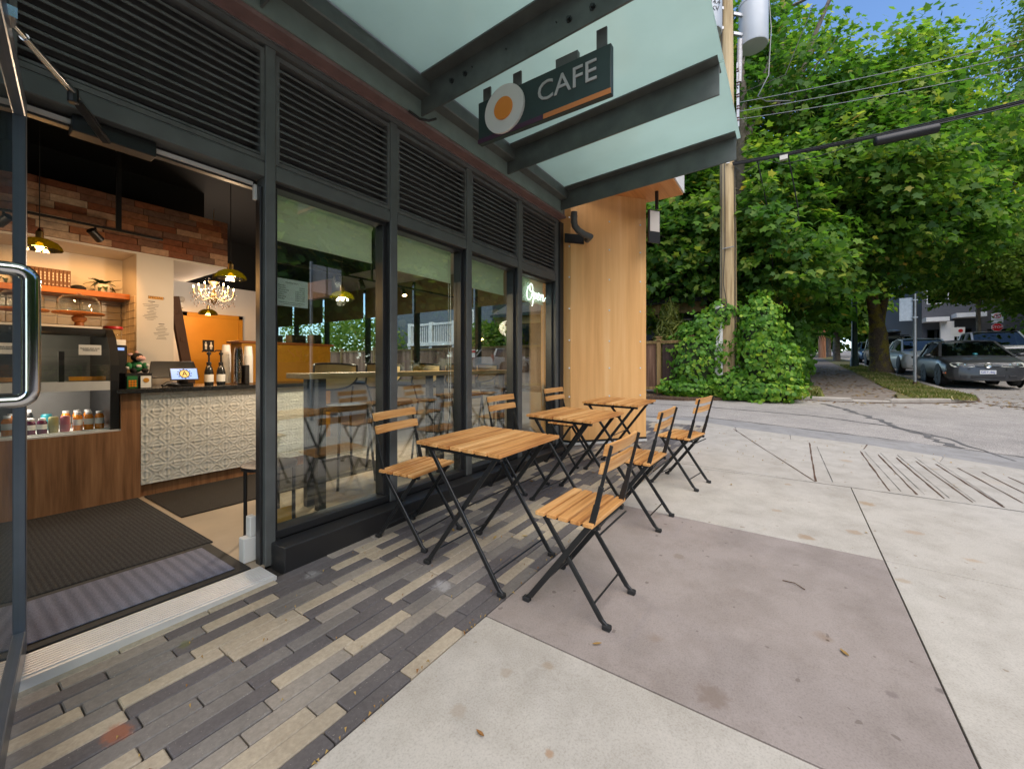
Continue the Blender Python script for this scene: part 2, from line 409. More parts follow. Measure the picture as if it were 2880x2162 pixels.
M['brick'] = bycolor('reclaimed_bricks', [(0, (.11,.042,.024)), (.25, (.24,.080,.036)), (.5, (.15,.09,.066)), (.7, (.32,.12,.05)), (1, (.50,.37,.26))], .9, 26, .35, .6)
def moss():
    t = NT('mossy_bark'); v = t.co(); n = t.noise(v, 3, 4); f = t.noise(v, 24, 4, .7)
    c = t.mix(t.ramp(n, [(.46, (0,0,0)), (.58, (1,1,1))]), (.16,.12,.085), (.27,.21,.045))
    c = t.mix(1, c, t.ramp(f, [(.3, (.5,.5,.5)), (.7, (1.4,1.4,1.4))]), 'MULTIPLY')
    return t.pr(c, .95, 0, .2, t.bump(f, .9, .03))
M['mossbark'] = moss()
def ribbed(name, a, b, axis, pitch, k=.75):
    t = NT(name); v = t.co()
    w = t.n('ShaderNodeTexWave'); w.bands_direction = axis; w.inputs['Scale'].default_value = .31416/pitch*1.0; w.inputs['Distortion'].default_value = .6; w.inputs['Detail'].default_value = 2
    t.l(v, w.inputs['Vector']); n = t.noise(v, 260, 2, .8)
    c = t.ramp(n, [(.3, a), (.7, b)])
    c = t.mix(k, c, t.ramp(w.outputs['Fac'], [(.1, (.55,.55,.55)), (.7, (1.25,1.25,1.25))]), 'MULTIPLY')
    return t.pr(c, .97, 0, .1, t.bump(w.outputs['Fac'], .7*k, .012))
M['carpet'] = ribbed('charcoal_ribbed_carpet', (.014,.014,.015), (.080,.079,.080), 'X', .022, .35)
M['bluemat'] = ribbed('blue_grey_ribbed_mat', (.11,.115,.15), (.22,.225,.29), 'X', .045, .35)
M['runner'] = ribbed('dark_runner_carpet', (.020,.018,.016), (.075,.068,.06), 'Y', .02)
M['floor'] = mat('polished_concrete_floor', (.36,.29,.21), .38, 0, .16, 2.2, .03, 80)
M['tin'] = mat('pressed_tin_paint', (.74,.73,.68), .42, 0, .10, 14)
M['tile'] = mat('glossy_cream_tile', (.56,.48,.38), .16, 0, .10, 9)
M['frost'] = None
def frosted():
    t = NT('frosted_canopy_glass')
    tl = t.n('ShaderNodeBsdfTranslucent'); v = t.co(); dn = t.noise(v, 2.2, 5, .65); t.l(t.ramp(dn, [(.3, (.60,.725,.685)), (.7, (.655,.785,.745))]), tl.inputs[0])
    df = t.n('ShaderNodeBsdfDiffuse'); df.inputs[0].default_value = (.66,.84,.79,1)
    a = t.n('ShaderNodeMixShader'); a.inputs[0].default_value = .22; t.l(tl.outputs[0], a.inputs[1]); t.l(df.outputs[0], a.inputs[2])
    g = t.n('ShaderNodeBsdfGlossy'); g.inputs['Roughness'].default_value = .12
    b = t.n('ShaderNodeMixShader'); b.inputs[0].default_value = .05; t.l(a.outputs[0], b.inputs[1]); t.l(g.outputs[0], b.inputs[2])
    t.l(b.outputs[0], t.out.inputs['Surface']); return t.m
M['frost'] = frosted()
M['blind'] = leafmat('pale_roller_fabric', [(0,(.78,.88,.77)),(1,(.78,.88,.77))], .35, .0)
M['blindbrown'] = leafmat('taupe_screen_fabric', [(0, (.34,.28,.20)), (1, (.34,.28,.20))], .45, .02)
def greenglass():
    t = NT('green_pressed_glass')
    p = t.n('ShaderNodeBsdfGlossy'); p.inputs['Roughness'].default_value = .08
    tr = t.n('ShaderNodeBsdfTransparent'); tr.inputs[0].default_value = (.27,.25,.04,1)
    df = t.n('ShaderNodeBsdfTranslucent'); df.inputs[0].default_value = (.026,.026,.004,1)
    a = t.n('ShaderNodeMixShader'); a.inputs[0].default_value = .45; t.l(tr.outputs[0], a.inputs[1]); t.l(df.outputs[0], a.inputs[2])
    b = t.n('ShaderNodeMixShader'); b.inputs[0].default_value = .12; t.l(a.outputs[0], b.inputs[1]); t.l(p.outputs[0], b.inputs[2])
    t.l(b.outputs[0], t.out.inputs['Surface']); return t.m
M['greenglass'] = greenglass()
M['crystal'] = glass('crystal', (.9,.82,.76), 2.0, 1.7)
M['maple'] = leafmat('maple_leaves', [(0, (.048,.130,.028)), (.42, (.105,.232,.036)), (.75, (.200,.330,.050)), (.955, (.33,.40,.07)), (.975, (.52,.50,.12)), (1, (.50,.34,.09))], .58, .015)
M['elm'] = leafmat('small_leaves', [(0, (.08,.17,.025)), (.6, (.17,.27,.04)), (.93, (.27,.35,.07)), (1, (.26,.16,.05))], .5, .015)
M['ivy'] = leafmat('ivy_leaves', [(0, (.05,.15,.022)), (.4, (.13,.30,.035)), (.7, (.30,.46,.05)), (1, (.62,.64,.09))], .38, .02)
M['lime'] = leafmat('lime_needles', [(0, (.09,.13,.02)), (1, (.24,.26,.05))], .3, .03)
M['grass'] = leafmat('grass_blades', [(0, (.09,.14,.03)), (.5, (.20,.23,.05)), (.75,(.36,.31,.13)), (1, (.50,.42,.22))], .3, .02)
M['plantleaf'] = leafmat('house_plant_leaves', [(0, (.012,.045,.014)), (1, (.03,.08,.02))], .2, .12)
M['litter'] = bycolor('fallen_leaves', [(0, (.28,.16,.05)), (.5, (.40,.28,.09)), (1, (.20,.075,.025))], .9, 30, .2, .2)
M['lawn'] = mat('thin_grass_soil', (.16,.15,.06), .95, 0, .4, 12, .5, 60)
# ================================================================== SETTING
def gsheet(name, xs, ys, h, m):
    b = MB(); nx, ny = len(xs), len(ys)
    for x in xs:
        for y in ys: b.v.append((x, y, G(x,y)+h))
    for i in range(nx-1):
        for j in range(ny-1): b.face([i*ny+j, (i+1)*ny+j, (i+1)*ny+j+1, i*ny+j+1])
    return struct(b.build(name, m))
gsheet('ground', [-400,-100,-60,6,13,17,60,170,400], [-400,-60,-6,2.2,60,400], -.16, M['soil'])
gsheet('road', [-60,-20,6,13,17,40,60,170], [-13,-6,-3.3,2.2,30,60], -.022, M['asphalt'])
b = MB(); b.gpoly([(7.1,2.6),(8.05,1.3),(7.75,.2),(7.35,-1.2),(6.9,-2.2),(5.6,-3.5),(5.0,-3.3),(5.5,-2.7),(6.42,-1.4),(6.92,0),(7.42,1.17),(7.0,2.6)], -.04, -.018)
struct(b.build('road_patch', M['patch']))
b = MB()
def seam(b, pts, w, h=-.0165, j=1.2):
    pts = [Vector((x,y,0)) for x,y in pts]; fine = []
    for p, q in zip(pts, pts[1:]):
        n = max(2, int((q-p).length/.12))
        for i in range(n): fine.append(p + (q-p)*i/n)
    fine.append(pts[-1])
    V = []
    for i, p in enumerate(fine):
        d = (fine[min(i+1,len(fine)-1)] - fine[max(i-1,0)]).normalized(); nrm = Vector((-d.y, d.x, 0))
        ww = w*(.4+random.random()*.9); o = nrm*(random.random()-.5)*w*j
        for s in (-1, 1):
            q = p + o + nrm*ww/2*s; V.append((q.x, q.y, G(q.x,q.y)+h))
    b.add(V, [(2*i, 2*i+1, 2*i+3, 2*i+2) for i in range(len(fine)-1)])
seam(b, [(7.0,3.2),(8.1,1.35),(7.85,.3),(7.4,-1.1),(7.0,-2.1),(5.7,-3.7)], .03)
seam(b, [(9.2,5),(9.6,1.6),(9.3,-.4),(8.6,-1.4),(7.9,-1.75),(7.2,-1.9),(6.6,-2.0)], .045)
seam(b, [(11.6,-.6),(10.4,-1.0),(9.3,-1.25),(8.2,-1.5),(7.2,-1.7)], .10)
seam(b, [(13,-4.4),(10.5,-3.6),(8.6,-3.9),(7.2,-4.8)], .05)
struct(b.build('road_seam', M['tar']))
b = MB()
gap = .0032
XC = [-12.1,-10.6,-9.1,-7.6,-6.1,-4.6,-3.1,-1.6,-.1,1.40,3.01,4.50]; YC = [-3.1,-1.93,-.43,1.088]
for i in range(len(XC)-1):
    for j in range(3):
        if XC[i] == 1.40 and j == 2: continue
        b.gbox(XC[i]+gap, XC[i+1]-gap, YC[j]+gap, YC[j+1]-gap, -.10, 0)
outer = [(7.42,2.6),(7.42,1.17),(7.15,.7),(6.92,0),(6.72,-.8),(6.42,-1.4),(6.05,-2.1),(5.5,-2.75),(4.8,-3.25),(4.0,-3.45),(-12,-3.45)]
inner = [(7.07,2.6),(7.05,1.12),(6.80,.65),(6.6,0),(6.4,-.7),(6.1,-1.3),(5.75,-1.9),(5.25,-2.45),(4.65,-2.9),(3.95,-3.1),(-12,-3.1)]
struct(b.build('sidewalk', M['concrete'], bevel=.0015))
b = MB(); b.gpoly([(4.508,1.083),(6,1.083),(6,-1.448),(5.742,-1.89),(5.242,-2.44),(4.65,-2.89),(4.508,-2.97)][::-1], -.1, 0); b.gpoly([(6,1.083),(7.0,1.083),(6.79,.66),(6.592,0),(6.392,-.7),(6.092,-1.29),(6,-1.448)][::-1], -.1, 0); struct(b.build('sidewalk_ramp', M['concrete']))
b = MB(); b.gbox(1.4032, 3.0068, -.4268, 1.0848, -.10, .0005); struct(b.build('sidewalk_panel', M['brown'], bevel=.0015))
b = MB()
for i in range(len(outer)-1):
    b.gpoly([inner[i], inner[i+1], outer[i+1], outer[i]][::-1], -.2, .002)
struct(b.build('kerb', M['concrete'], bevel=.012))
b = MB(); b.gbox(-12, 4.6, -3.05, 2.6, -.15, -.012); b.gbox(4.6, 6, -1.3, 2.6, -.15, -.0122); b.gbox(6, 6.95, 1.0, 2.6, -.15, -.0121); struct(b.build('sidewalk_bed', M['grout']))
# joints filled with leaf debris in the ramp
b = MB()
seam(b, [(6.98,.70),(6.2,.42),(4.52,-.19)], .012, .003, .3)
for p, q in (((6.45,-.207),(4.54,-.191)),((6.24,-.68),(4.56,-.683)),((6.16,-.825),(4.57,-.848)),((6.08,-.965),(4.56,-1.004)),((6.0,-1.104),(4.57,-1.159)),((5.95,-1.248),(4.55,-1.309)),((5.87,-1.387),(4.76,-1.47)),((5.8,-1.53),(4.62,-1.62)),((5.7,-1.67),(4.62,-1.77))):
    seam(b, [p, q], .014, .003, .35)
seam(b, [(6.70,-.80),(6.38,-.72)], .012, .005)
struct(b.build('ramp_groove', M['debris']))
b = MB()
seam(b, [(4.40,.70),(4.49,-.19),(4.505,-.7),(4.50,-2.9)], .005, .003, .2)
for y in (-.215,-.66,-.80,-.94,-1.08,-1.22): seam(b, [(6.25,y-.06),(4.6,y-.10)], .004, .003, .2)
struct(b.build('ramp_score_line', M['grout']))
# pavers
b = MB(); x0, x1 = -6.0, 7.02
for r in range(16):
    y = 1.093 + r*.0669; x = x0 - random.random()*.29
    while x < x1:
        L = .289; a, e = max(x, x0), min(x+L, x1)
        if e-a > .03:
            b.r = random.random()*.98+.01; h = random.uniform(-.002, .0015)
            b.gbox(a, e-.004, y, y+.0632, -.06, h)
        x += L
b.r = 0
struct(b.build('paving', M['paver'], bevel=.0035))
b = MB(); b.r = .001
def stain_blob(b, x, y, rx, ry, n=12, h=.004):
    P = []
    for i in range(n):
        t = 2*PI*i/n; k = .55+random.random()*.6
        P.append((x+rx*k*math.cos(t), y+ry*k*math.sin(t)))
    b.add([(px,py,G(px,py)+h) for px,py in P], [tuple(range(n))])
# far block: path, verge, kerb, lots
b = MB()
xs = [12.55,13,15,17]+list(range(20,171,6))
def strip(b, y0f, y1f, h, xs=xs, th=.12):
    for a, c in zip(xs, xs[1:]):
        P = [(a,y0f(a)),(c,y0f(c)),(c,y1f(c)),(a,y1f(a))]
        b.gpoly(P, h-th, h)
pl = lambda x: -.66 - .0*x
pr_ = lambda x: -2.40 if x > 15 else -1.85-.55*(x-12.55)/2.45
strip(b, pr_, pl, .045); struct(b.build('path', M['path']))
b = MB(); strip(b, lambda x: -3.62, lambda x: pr_(x)-.004, .05, [14.2,15,17]+list(range(20,171,6)))
b.gpoly([(13.0,-2.1),(13.4,-2.75),(14.2,-3.45),(14.2,-2.25)], -.06, .05)
struct(b.build('verge', M['lawn']))
b = MB(); K = [(12.15,4.0),(12.12,1.4),(12.2,-.2),(12.28,-1.2),(12.5,-1.9),(12.85,-2.45),(13.3,-3.05),(14.0,-3.6),(14.8,-3.8),(17,-3.82),(24,-3.82),(40,-3.82),(60,-3.82),(170,-3.82)]
for (x,y),(u,v) in zip(K, K[1:]):
    d = Vector((u-x,v-y)).normalized(); n = Vector((-d.y,d.x))*.2
    lo = lambda yy, xx: .03 if (-1.9 < yy < -.7 and xx < 12.6) else .065
    b.gpoly([(x,y),(u,v),(u+n.x,v+n.y),(x+n.x,y+n.y)], -.2, lo((y+v)/2, x))
struct(b.build('far_kerb', M['kerb'], bevel=.02))
b = MB(); seam(b, [(x-.05,y-.03) for x,y in K[:8]]+[(15.5,-3.95),(19,-4.0)], .10, -.015, .6); seam(b, [(13.2,-3.6),(12.6,-4.3),(13.4,-5.2)], .16, -.0145, .9); struct(b.build('gutter_debris', M['debris']))
b = MB(); b.gpoly([(12.25,-.62),(60,-.62),(60,40),(12.25,40)][0:4], -.1, .03)
b = MB()
for a, c in zip([12.3,13,17,30,60,170],[13,17,30,60,170]): b.gpoly([(a,-.655),(c,-.655),(c,50),(a,50)], -.1, .04)
struct(b.build('planting_ground', M['soil']))
b = MB(); b.gpoly([(10.45,2.1),(11.2,1.2),(12.3,.9),(12.3,30),(10.35,30)], -.06, .05); struct(b.build('dirt_bank', M['soil']))
b = MB()
for a, c in zip([-60,-20,6,13,17,60],[-20,6,13,17,60,170]):
    b.gpoly([(a,-14.6),(c,-14.6),(c,-12.9),(a,-12.9)], -.2, .10)
struct(b.build('opposite_sidewalk', M['path']))
b = MB()
for a, c in zip([-60,-20,6,13,17,60],[-20,6,13,17,60,170]): b.gpoly([(a,-60),(c,-60),(c,-14.62),(a,-14.62)], -.2, .12)
struct(b.build('opposite_lawn', M['lawn']))

# ================================================================== CAFE BUILDING
cafe = thing('cafe_building', 'corner cafe with dark grey shopfront, louvres and honey wood corner panel', 'cafe', (2.0, 2.4, -1.06))
FY = 2.30
MX = [(-4.10,-4.04),(-3.28,-3.22),(-2.46,-2.40),(-1.64,-1.58),(-.76,-.70),(.135,.195),(1.059,1.112),(1.881,1.942),(2.695,2.763),(3.501,3.575),(4.317,4.381)]
for a, c in MX:
    b = MB(); zlo = -.95 if c > 1.2 or c < .1 else G(a,2.3)+.0
    b.box(a, c, FY, FY+(.105 if abs(a-1.059)<.01 else .14), zlo, 1.70)
    b.build('mullion', M['frame'], cafe, bevel=.003)
    if c > 1.2 or c < .1:
        b = MB(); b.box(a-.004, c+.004, FY+.012, FY+.10, -.948, .999)
        b.build('mullion_side', M['frame_in'], cafe)
for (a0, a), (c, c1) in zip(MX, MX[1:]):
    b = MB(); b.box(a+.002, c-.002, FY+.003, FY+.14, 1.0, 1.072); b.box(a+.004, c-.004, FY+.008, FY+.14, 1.0725, 1.082)
    b.build('transom', M['frame'], cafe, bevel=.002)
    # louvre panel: frame and blades in one part
    b = MB()
    b.box(a+.002, a+.022, FY+.006, FY+.09, 1.083, 1.68); b.box(c-.022, c-.002, FY+.006, FY+.09, 1.083, 1.68)
    b.box(a+.022, c-.022, FY+.006, FY+.09, 1.083, 1.105); b.box(a+.022, c-.022, FY+.006, FY+.09, 1.655, 1.68)
    n = 13
    for i in range(n):
        z = 1.118 + i*(1.655-1.118)/n
        b.ext([(a+.022,FY+.018,z),(a+.022,FY+.024,z+.001),(a+.022,FY+.072,z+.040),(a+.022,FY+.066,z+.040)], (c-a-.044,0,0))
        b.box(a+.022, c-.022, FY+.014, FY+.019, z-.006, z+.006)
    b.box(a+.022, c-.022, FY+.085, FY+.089, 1.10, 1.66)
    b.build('louvre', M['louvre'], cafe)
b = MB(); b.box(-4.1, 4.381, FY-.0, FY+.14, 1.702, 1.728); b.build('head_rail', M['frame'], cafe)
b = MB(); b.box(-4.1, 4.383, FY-.016, FY, 1.729, 1.7345); b.build('drip_edge', M['chrome'], cafe)
b = MB(); b.box(-4.1, 4.40, 2.21, FY-.017, 1.752, 1.775); b.box(-4.1, 4.40, FY-.017, FY+.1, 1.7355, 1.775); b.build('soffit_strip', M['maroon'], cafe)
b = MB(); b.box(4.383, 4.475, FY-.02, FY+.12, G(4.4,2.2), 1.728); b.build('corner_post', M['frame_in'], cafe, bevel=.004)
b = MB(); b.box(-4.1, 4.425, 2.24, 2.5, 1.777, 9.0); b.build('upper_wall', M['facade'], cafe)
b = MB(); b.box(-4.1, 4.425, 1.10, 2.238, 3.7, 9.0); b.build('upper_storey', M['facade'], cafe)
# base and glazing
def glazing(a, c, base=True):
    b = MB(); b.box(a+.0, c-.0, FY+.016, FY+.13, -.948, -.905); b.box(a, c, FY+.04, FY+.13, .975, .998)
    b.box(a+.003, a+.03, FY+.045, FY+.128, -.905, .975); b.box(c-.03, c-.003, FY+.045, FY+.128, -.905, .975)
    f = b.build('window_frame', M['frame_in'], cafe, bevel=.002)
    b = MB(); b.box(a+.028, c-.028, FY+.085, FY+.097, -.907, .977)
    return b.build('window_pane', M['glass'], cafe)
for i in list(range(0,4))+[6,7,8,9]: glazing(MX[i][1], MX[i+1][0])
glazing(MX[4][1], MX[5][0])
for a, c in ((1.088,4.395),(-6.1,.10)):
    b = MB(); b.gbox(a, c, 2.16, FY+.012, -.02, .0); z = -.945
    b.v[4:8] = [(a,2.16,z),(c,2.16,z),(c,FY+.012,z-.006),(a,FY+.012,z-.006)]
    b.build('base_rail', M['frame_in'], cafe, bevel=.004)
b = MB(); b.box(1.112, 1.14, 2.31, 2.44, -1.08, -.95); b.box(1.118, 4.38, 2.33, 2.44, -1.3, -.948); b.box(-6.1, .13, 2.33, 2.44, -1.3, -.948); b.build('sill_wall', M['frame_in'], cafe)
# door bay
b = MB()
for i in range(9): b.box(.20, 1.03, 2.150+i*.0176, 2.1625+i*.0176, -1.09, -1.0535)
b.box(.19, 1.035, 2.132, 2.31, -1.12, -1.0575)
b.build('threshold', M['alu'], cafe)
b = MB(); b.box(.20,1.03,2.15,2.305,-1.0574,-1.0568); b.build('threshold_groove', M['rubber'], cafe)
b = MB(); b.box(.197, 1.057, FY+.09, FY+.13, .955, .9985); b.box(1.045, 1.058, FY+.03, FY+.08, -1.08, .955); b.box(.196,.22,FY+.05,FY+.13,-1.08,.955)
b.build('door_frame', M['frame_in'], cafe, bevel=.002)
b = MB(); b.box(.225, .37, FY+.075, FY+.095, .965, .981); b.box(.60, 1.03, FY+.075, FY+.095, .965, .981); b.box(1.03, 1.044, FY+.06, FY+.08, .885, .965)
b.build('weather_strip', M['white'], cafe)
b = MB(); b.box(1.0, 1.065, FY+.11, FY+.17, FZ, -.93); b.box(1.03, 1.065, FY+.11, FY+.16, -.929, -.82); b.build('skirting_block', M['white'], cafe, bevel=.004)
# door leaf, opened outward about 99 degrees
dirv = Vector((-.160,-.987,0)).normalized(); nrm = Vector((.987,-.160,0))
DM = Matrix(((dirv.x,nrm.x,0,.222),(dirv.y,nrm.y,0,2.345),(0,0,1,0),(0,0,0,1)))
b = MB(); b.box(0,.048,-.022,.022,FZ+.012,.972); b.box(.79,.84,-.022,.022,FZ+.012,.972); b.box(.048,.79,-.0215,.0215,FZ+.012,FZ+.10); b.box(.048,.79,-.0215,.0215,.90,.972)
b.xform(DM); door = b.build('door', M['doormetal'], cafe, bevel=.003)
b = MB(); b.box(.046,.792,-.006,.006,FZ+.098,.902); b.xform(DM); b.build('door_glass', M['doorglass'], door)
b = MB(); s = .80
pts = [(s,.018,.232)] + [(s,.048,.232)] + [(s,.048+.026*math.sin(t),.232-.026+.026*math.cos(t)) for t in (.3,.6,.9,1.2,1.5)] + [(s,.074,.05)]
pts += [(s,.048+.026*math.cos(t),-.062-.026*math.sin(t)) for t in (0,.3,.6,.9,1.2,1.5)] + [(s,.018,-.088)]
b.tube(pts, .0165, 16); b.xform(DM); b.build('door_handle', M['chrome'], door, smooth=50)
b = MB(); b.tube([(.44,2.36,.985),(.335,2.18,1.005)], .010, 8); b.tube([(.335,2.18,1.005),(.195,1.93,1.0)], [.012,.012], 10); b.tube([(.195,1.93,1.0),(.15,1.845,.995)],[.009,.009],10)
b.box(.10,.17,1.80,1.86,.975,1.005)
b.build('closer_arm', M['chrome'], door, smooth=50)
b = MB(); b.box(.36,.62,FY+.045,FY+.12,.93,.995); b.bar((.46,2.35,.925),(.345,2.195,.985),.03,.014); b.tube([(.337,2.185,.965),(.337,2.185,1.02)],.016,10)
b.build('door_closer', M['black'], cafe, bevel=.003)
# wood-clad corner, soffit, overhang
L2, R2 = Vector((4.40,2.25)), Vector((5.283,1.52)); wd = (R2-L2).normalized(); wn = Vector((-wd.y, wd.x))*-1   # outward normal
if wn.y > 0: wn = -wn
b = MB(); b.prism([(4.478,2.186),(5.283,1.52),(5.62,1.80),(5.62,2.6),(4.478,2.6)], -.91, 2.117); b.cur = 0
b.cur = 1
for k in (.08,.62,1.06):
    p = L2 + wd*k
    for z in (-1.55,-.38,-.035,.30,.68,1.06,1.43,1.78):
        if z < -1: continue
        q = p + wn*.002
        t0 = len(b.v); b.lathe([(.0115,0),(.010,.004),(0,.006)], n=10)
        Mx = Matrix.Translation((q.x,q.y,z)) @ Vector((wn.x,wn.y,0)).to_track_quat('Z','Y').to_matrix().to_4x4()
        b.xform(Mx, t0)
b.build('wood_cladding', [M['cladding'], M['alu']], cafe, bevel=0)
b = MB(); b.prism([(4.478,2.178),(5.285,1.515),(5.625,1.80),(5.625,2.6),(4.478,2.6)], -.935, -.9115); b.build('base_trim', M['black'], cafe)
b = MB(); b.prism([(4.478,2.170),(5.285,1.507),(5.632,1.795),(5.632,2.6),(4.478,2.6)], -.965, -.9365); b.build('base_channel', M['alu'], cafe)
b = MB(); b.prism([(4.478,2.19),(5.283,1.525),(5.62,1.80),(5.62,2.6),(4.478,2.6)], -1.2, -.966); b.build('plinth', M['brown'], cafe)
b = MB(); b.prism([(5.5,2.6),(5.62,2.6),(5.62,11.8),(5.5,11.8)], -1.2, -.42); b.prism([(5.5,2.6),(5.62,2.6),(5.62,11.8),(5.5,11.8)], 1.62, 2.117); b.box(5.5,5.62,2.6,2.95,-.42,1.62); b.box(5.5,5.62,11.5,11.8,-.42,1.62)
b.build('side_wall', M['offwhite'], cafe)
b = MB()
for y in (2.95,4.45,5.98,7.5,9.04,10.4,11.44): b.box(5.5,5.6,y,y+.06,-.42,1.62)
b.box(5.5,5.6,3.01,11.44,-.42,-.37); b.box(5.5,5.6,3.01,11.44,1.57,1.62)
sf = b.build('side_window_frame', M['frame_in'], cafe)
b = MB(); b.box(5.545,5.555,3.0,11.45,-.38,1.58); b.build('side_pane', M['clear'], sf)
b = MB(); b.box(4.43,5.40,1.10,2.24,2.118,2.14); b.build('overhang_soffit', M['ply'], cafe)
b = MB(); b.box(4.43,5.405,1.085,2.24,2.1405,9.0); b.box(4.43,5.63,2.24,11.8,2.118,9.0); b.build('overhang', M['white'], cafe)
# canopy
can = MB()
can.box(-3.5, 4.30, 2.2, 2.24, 1.777, 1.908)
can = can.build('canopy', M['ledger'], cafe, label='frosted glass canopy on dark steel tee beams')
b = MB(); b.box(-3.5, 4.30, 2.109, 2.2385, 1.909, 2.012); b.build('ledger_tube', M['steelpaint'], can, bevel=.006)
SL = .048
def zt(y): return 2.018 + (2.109-y)*SL
for X in (-2.28,-1.19,-.10,.985,2.07,3.157,4.24):
    b = MB()
    b.add([(X+.0,2.199,1.794),(X+.014,2.199,1.794),(X+.014,2.199,2.010),(X,2.199,2.010)]+[(X,.405,1.878),(X+.014,.405,1.878),(X+.014,.405,zt(.38)-.013),(X,.405,zt(.38)-.013)],
          [(0,1,2,3),(7,6,5,4),(0,4,5,1),(1,5,6,2),(2,6,7,3),(3,7,4,0)])
    b.add([(X-.09,2.108,2.003),(X+.104,2.108,2.003),(X+.104,2.108,2.016),(X-.09,2.108,2.016)]+[(X-.09,.405,zt(.38)-.0135),(X+.104,.405,zt(.38)-.0135),(X+.104,.405,zt(.38)-.001),(X-.09,.405,zt(.38)-.001)],
          [(0,1,2,3),(7,6,5,4),(0,4,5,1),(1,5,6,2),(2,6,7,3),(3,7,4,0)])
    b.build('beam', M['steelpaint'], can, bevel=.002)
BX = [-3.45,-2.28,-1.19,-.10,.985,2.07,3.157,4.325]
for a, c in zip(BX, BX[1:]):
    b = MB(); b.ext([(a+.006,2.11,zt(2.11)),(c-.006+.0,2.11,zt(2.11)),(c-.006,.378,zt(.378)),(a+.006,.378,zt(.378))], (0,0,.017)); b.build('glass_panel', M['frost'], can)
b = MB()
for X in (2.07,):
    for y in (1.90,1.78,1.02,.88): b.tube([(X-.02,y,1.93),(X+.03,y,1.93)], .010, 6); b.tube([(X-.008,y,1.93),(X-.001,y,1.93)], .018, 8)
for y in (1.72,1.45,1.1,.7,.55): b.tube([(2.062,y,1.95),(2.069,y,1.95)], .005, 6)
b.build('bolt', M['steelblack'], can)
b = MB(); b.tube([(1.95,2.195,1.77),(2.03,2.17,1.745),(2.10,2.15,1.76),(2.16,2.14,1.80)], .009, 8); b.build('cable_loop', M['cable'], can, smooth=60)
# downpipe on bracket plate
b = MB(); b.tube([(4.39,2.10,1.80),(4.39,2.10,1.70),(4.395,2.095,1.64),(4.425,2.06,1.585),(4.475,2.01,1.545),(4.54,1.96,1.525),(4.60,2.03,1.515)], .038, 14)
for z in (1.75,1.685): b.lathe([(.041,z-.006),(.041,z+.006)], (4.39,2.10,0), 14)
dp = b.build('downpipe', M['frame'], cafe, smooth=40)
b = MB(); p = L2+wd*.02+wn*.006; q = L2+wd*.27+wn*.006; b.bar((p.x,p.y,1.525),(q.x,q.y,1.525),.012,.11); b.build('bracket_plate', M['black'], cafe)
# ------------------------------------------------------------------ room shell
b = MB(); b.box(-4,5.5,2.44,11.8,-1.2,FZ); b.box(.2,1.06,2.31,2.44,-1.2,FZ-.002); b.build('interior_floor', M['floor'], cafe)
b = MB(); b.box(-4,5.5,2.44,11.8,2.02,2.1); b.box(-4,5.49,2.441,2.47,1.70,2.02); b.build('ceiling', M['blackmatte'], cafe)
b = MB(); b.box(-4,1.95,5.72,5.8,1.072,2.02); b.box(1.5,3.4,7.601,7.65,1.251,2.02); b.box(3.401,3.49,7.66,11.7,1.251,2.02); b.box(-4,1.5,9.4,9.5,FZ,2.02); b.build('upper_black_wall', M['blackmatte'], cafe)
b = MB(); b.box(-4.1,-4,2.44,9.5,-1.2,2.02); b.box(1.5,3.4,7.5,7.6,FZ,1.25); b.box(3.4,3.5,7.5,11.8,FZ,1.25); b.box(3.5,5.5,11.7,11.8,FZ,2.02); b.box(-4,1.2,5.56,5.7,FZ,1.05); b.build('interior_wall', M['white'], cafe)
b = MB(); b.box(3.4,3.5,5.6,7.5,1.0,1.25); b.build('maroon_bulkhead', M['maroon'], cafe)
b = MB(); b.box(1.2,1.48,5.10,5.75,FZ,1.049); b.build('pillar', M['offwhite'], cafe)
b = MB(); b.box(-4,1.2,5.10,5.56,1.05,1.07); b.box(1.2,1.95,5.10,6.3,1.05,1.07); b.box(1.2,1.95,6.3,6.32,1.05,1.6); b.build('bulkhead_soffit', M['offwhite'], cafe)
b = MB(); zz = 1.071
for r in range(8):
    x = -1.2 - random.random()*.2
    while x < 1.95:
        L = random.choice((.2,.21,.19,.22)); a, e = x, min(x+L, 1.95)
        if e-a > .02:
            b.r = random.random()*.98+.01; d = random.uniform(0,.012); b.box(a, e-.003, 5.085-d, 5.14, zz+.002, zz+.0575)
        x += L
    zz += .0595
b.r = 0.001; b.box(-4,1.95,5.10,5.16,1.071,1.547)
b.build('brick_bulkhead', M['brick'], cafe)
b = MB()
for i in range(14):
    for j in range(12):
        x = 1.19 - (i+1)*.145; z = -.2 + j*.072
        if z > .595: continue
        b.box(x, x+.141, 5.548, 5.562, z, z+.068)
for j in range(12):
    z = -.2 + j*.072
    if z > .595: continue
    for k in range(3): b.box(1.19, 1.203, 5.13+k*.145, 5.13+k*.145+.141, z, z+.068)
b.build('wall_tile', M['tile'], cafe, bevel=.003)
b = MB(); b.box(2.33,3.02,7.47,7.499,FZ,.74); b.build('restroom_door', M['yellow'], cafe)
b = MB(); b.box(2.27,2.328,7.46,7.499,FZ,.80); b.box(3.022,3.08,7.46,7.499,FZ,.80); b.box(2.27,3.08,7.46,7.499,.742,.80); b.build('restroom_door_frame', M['yellow'], cafe)
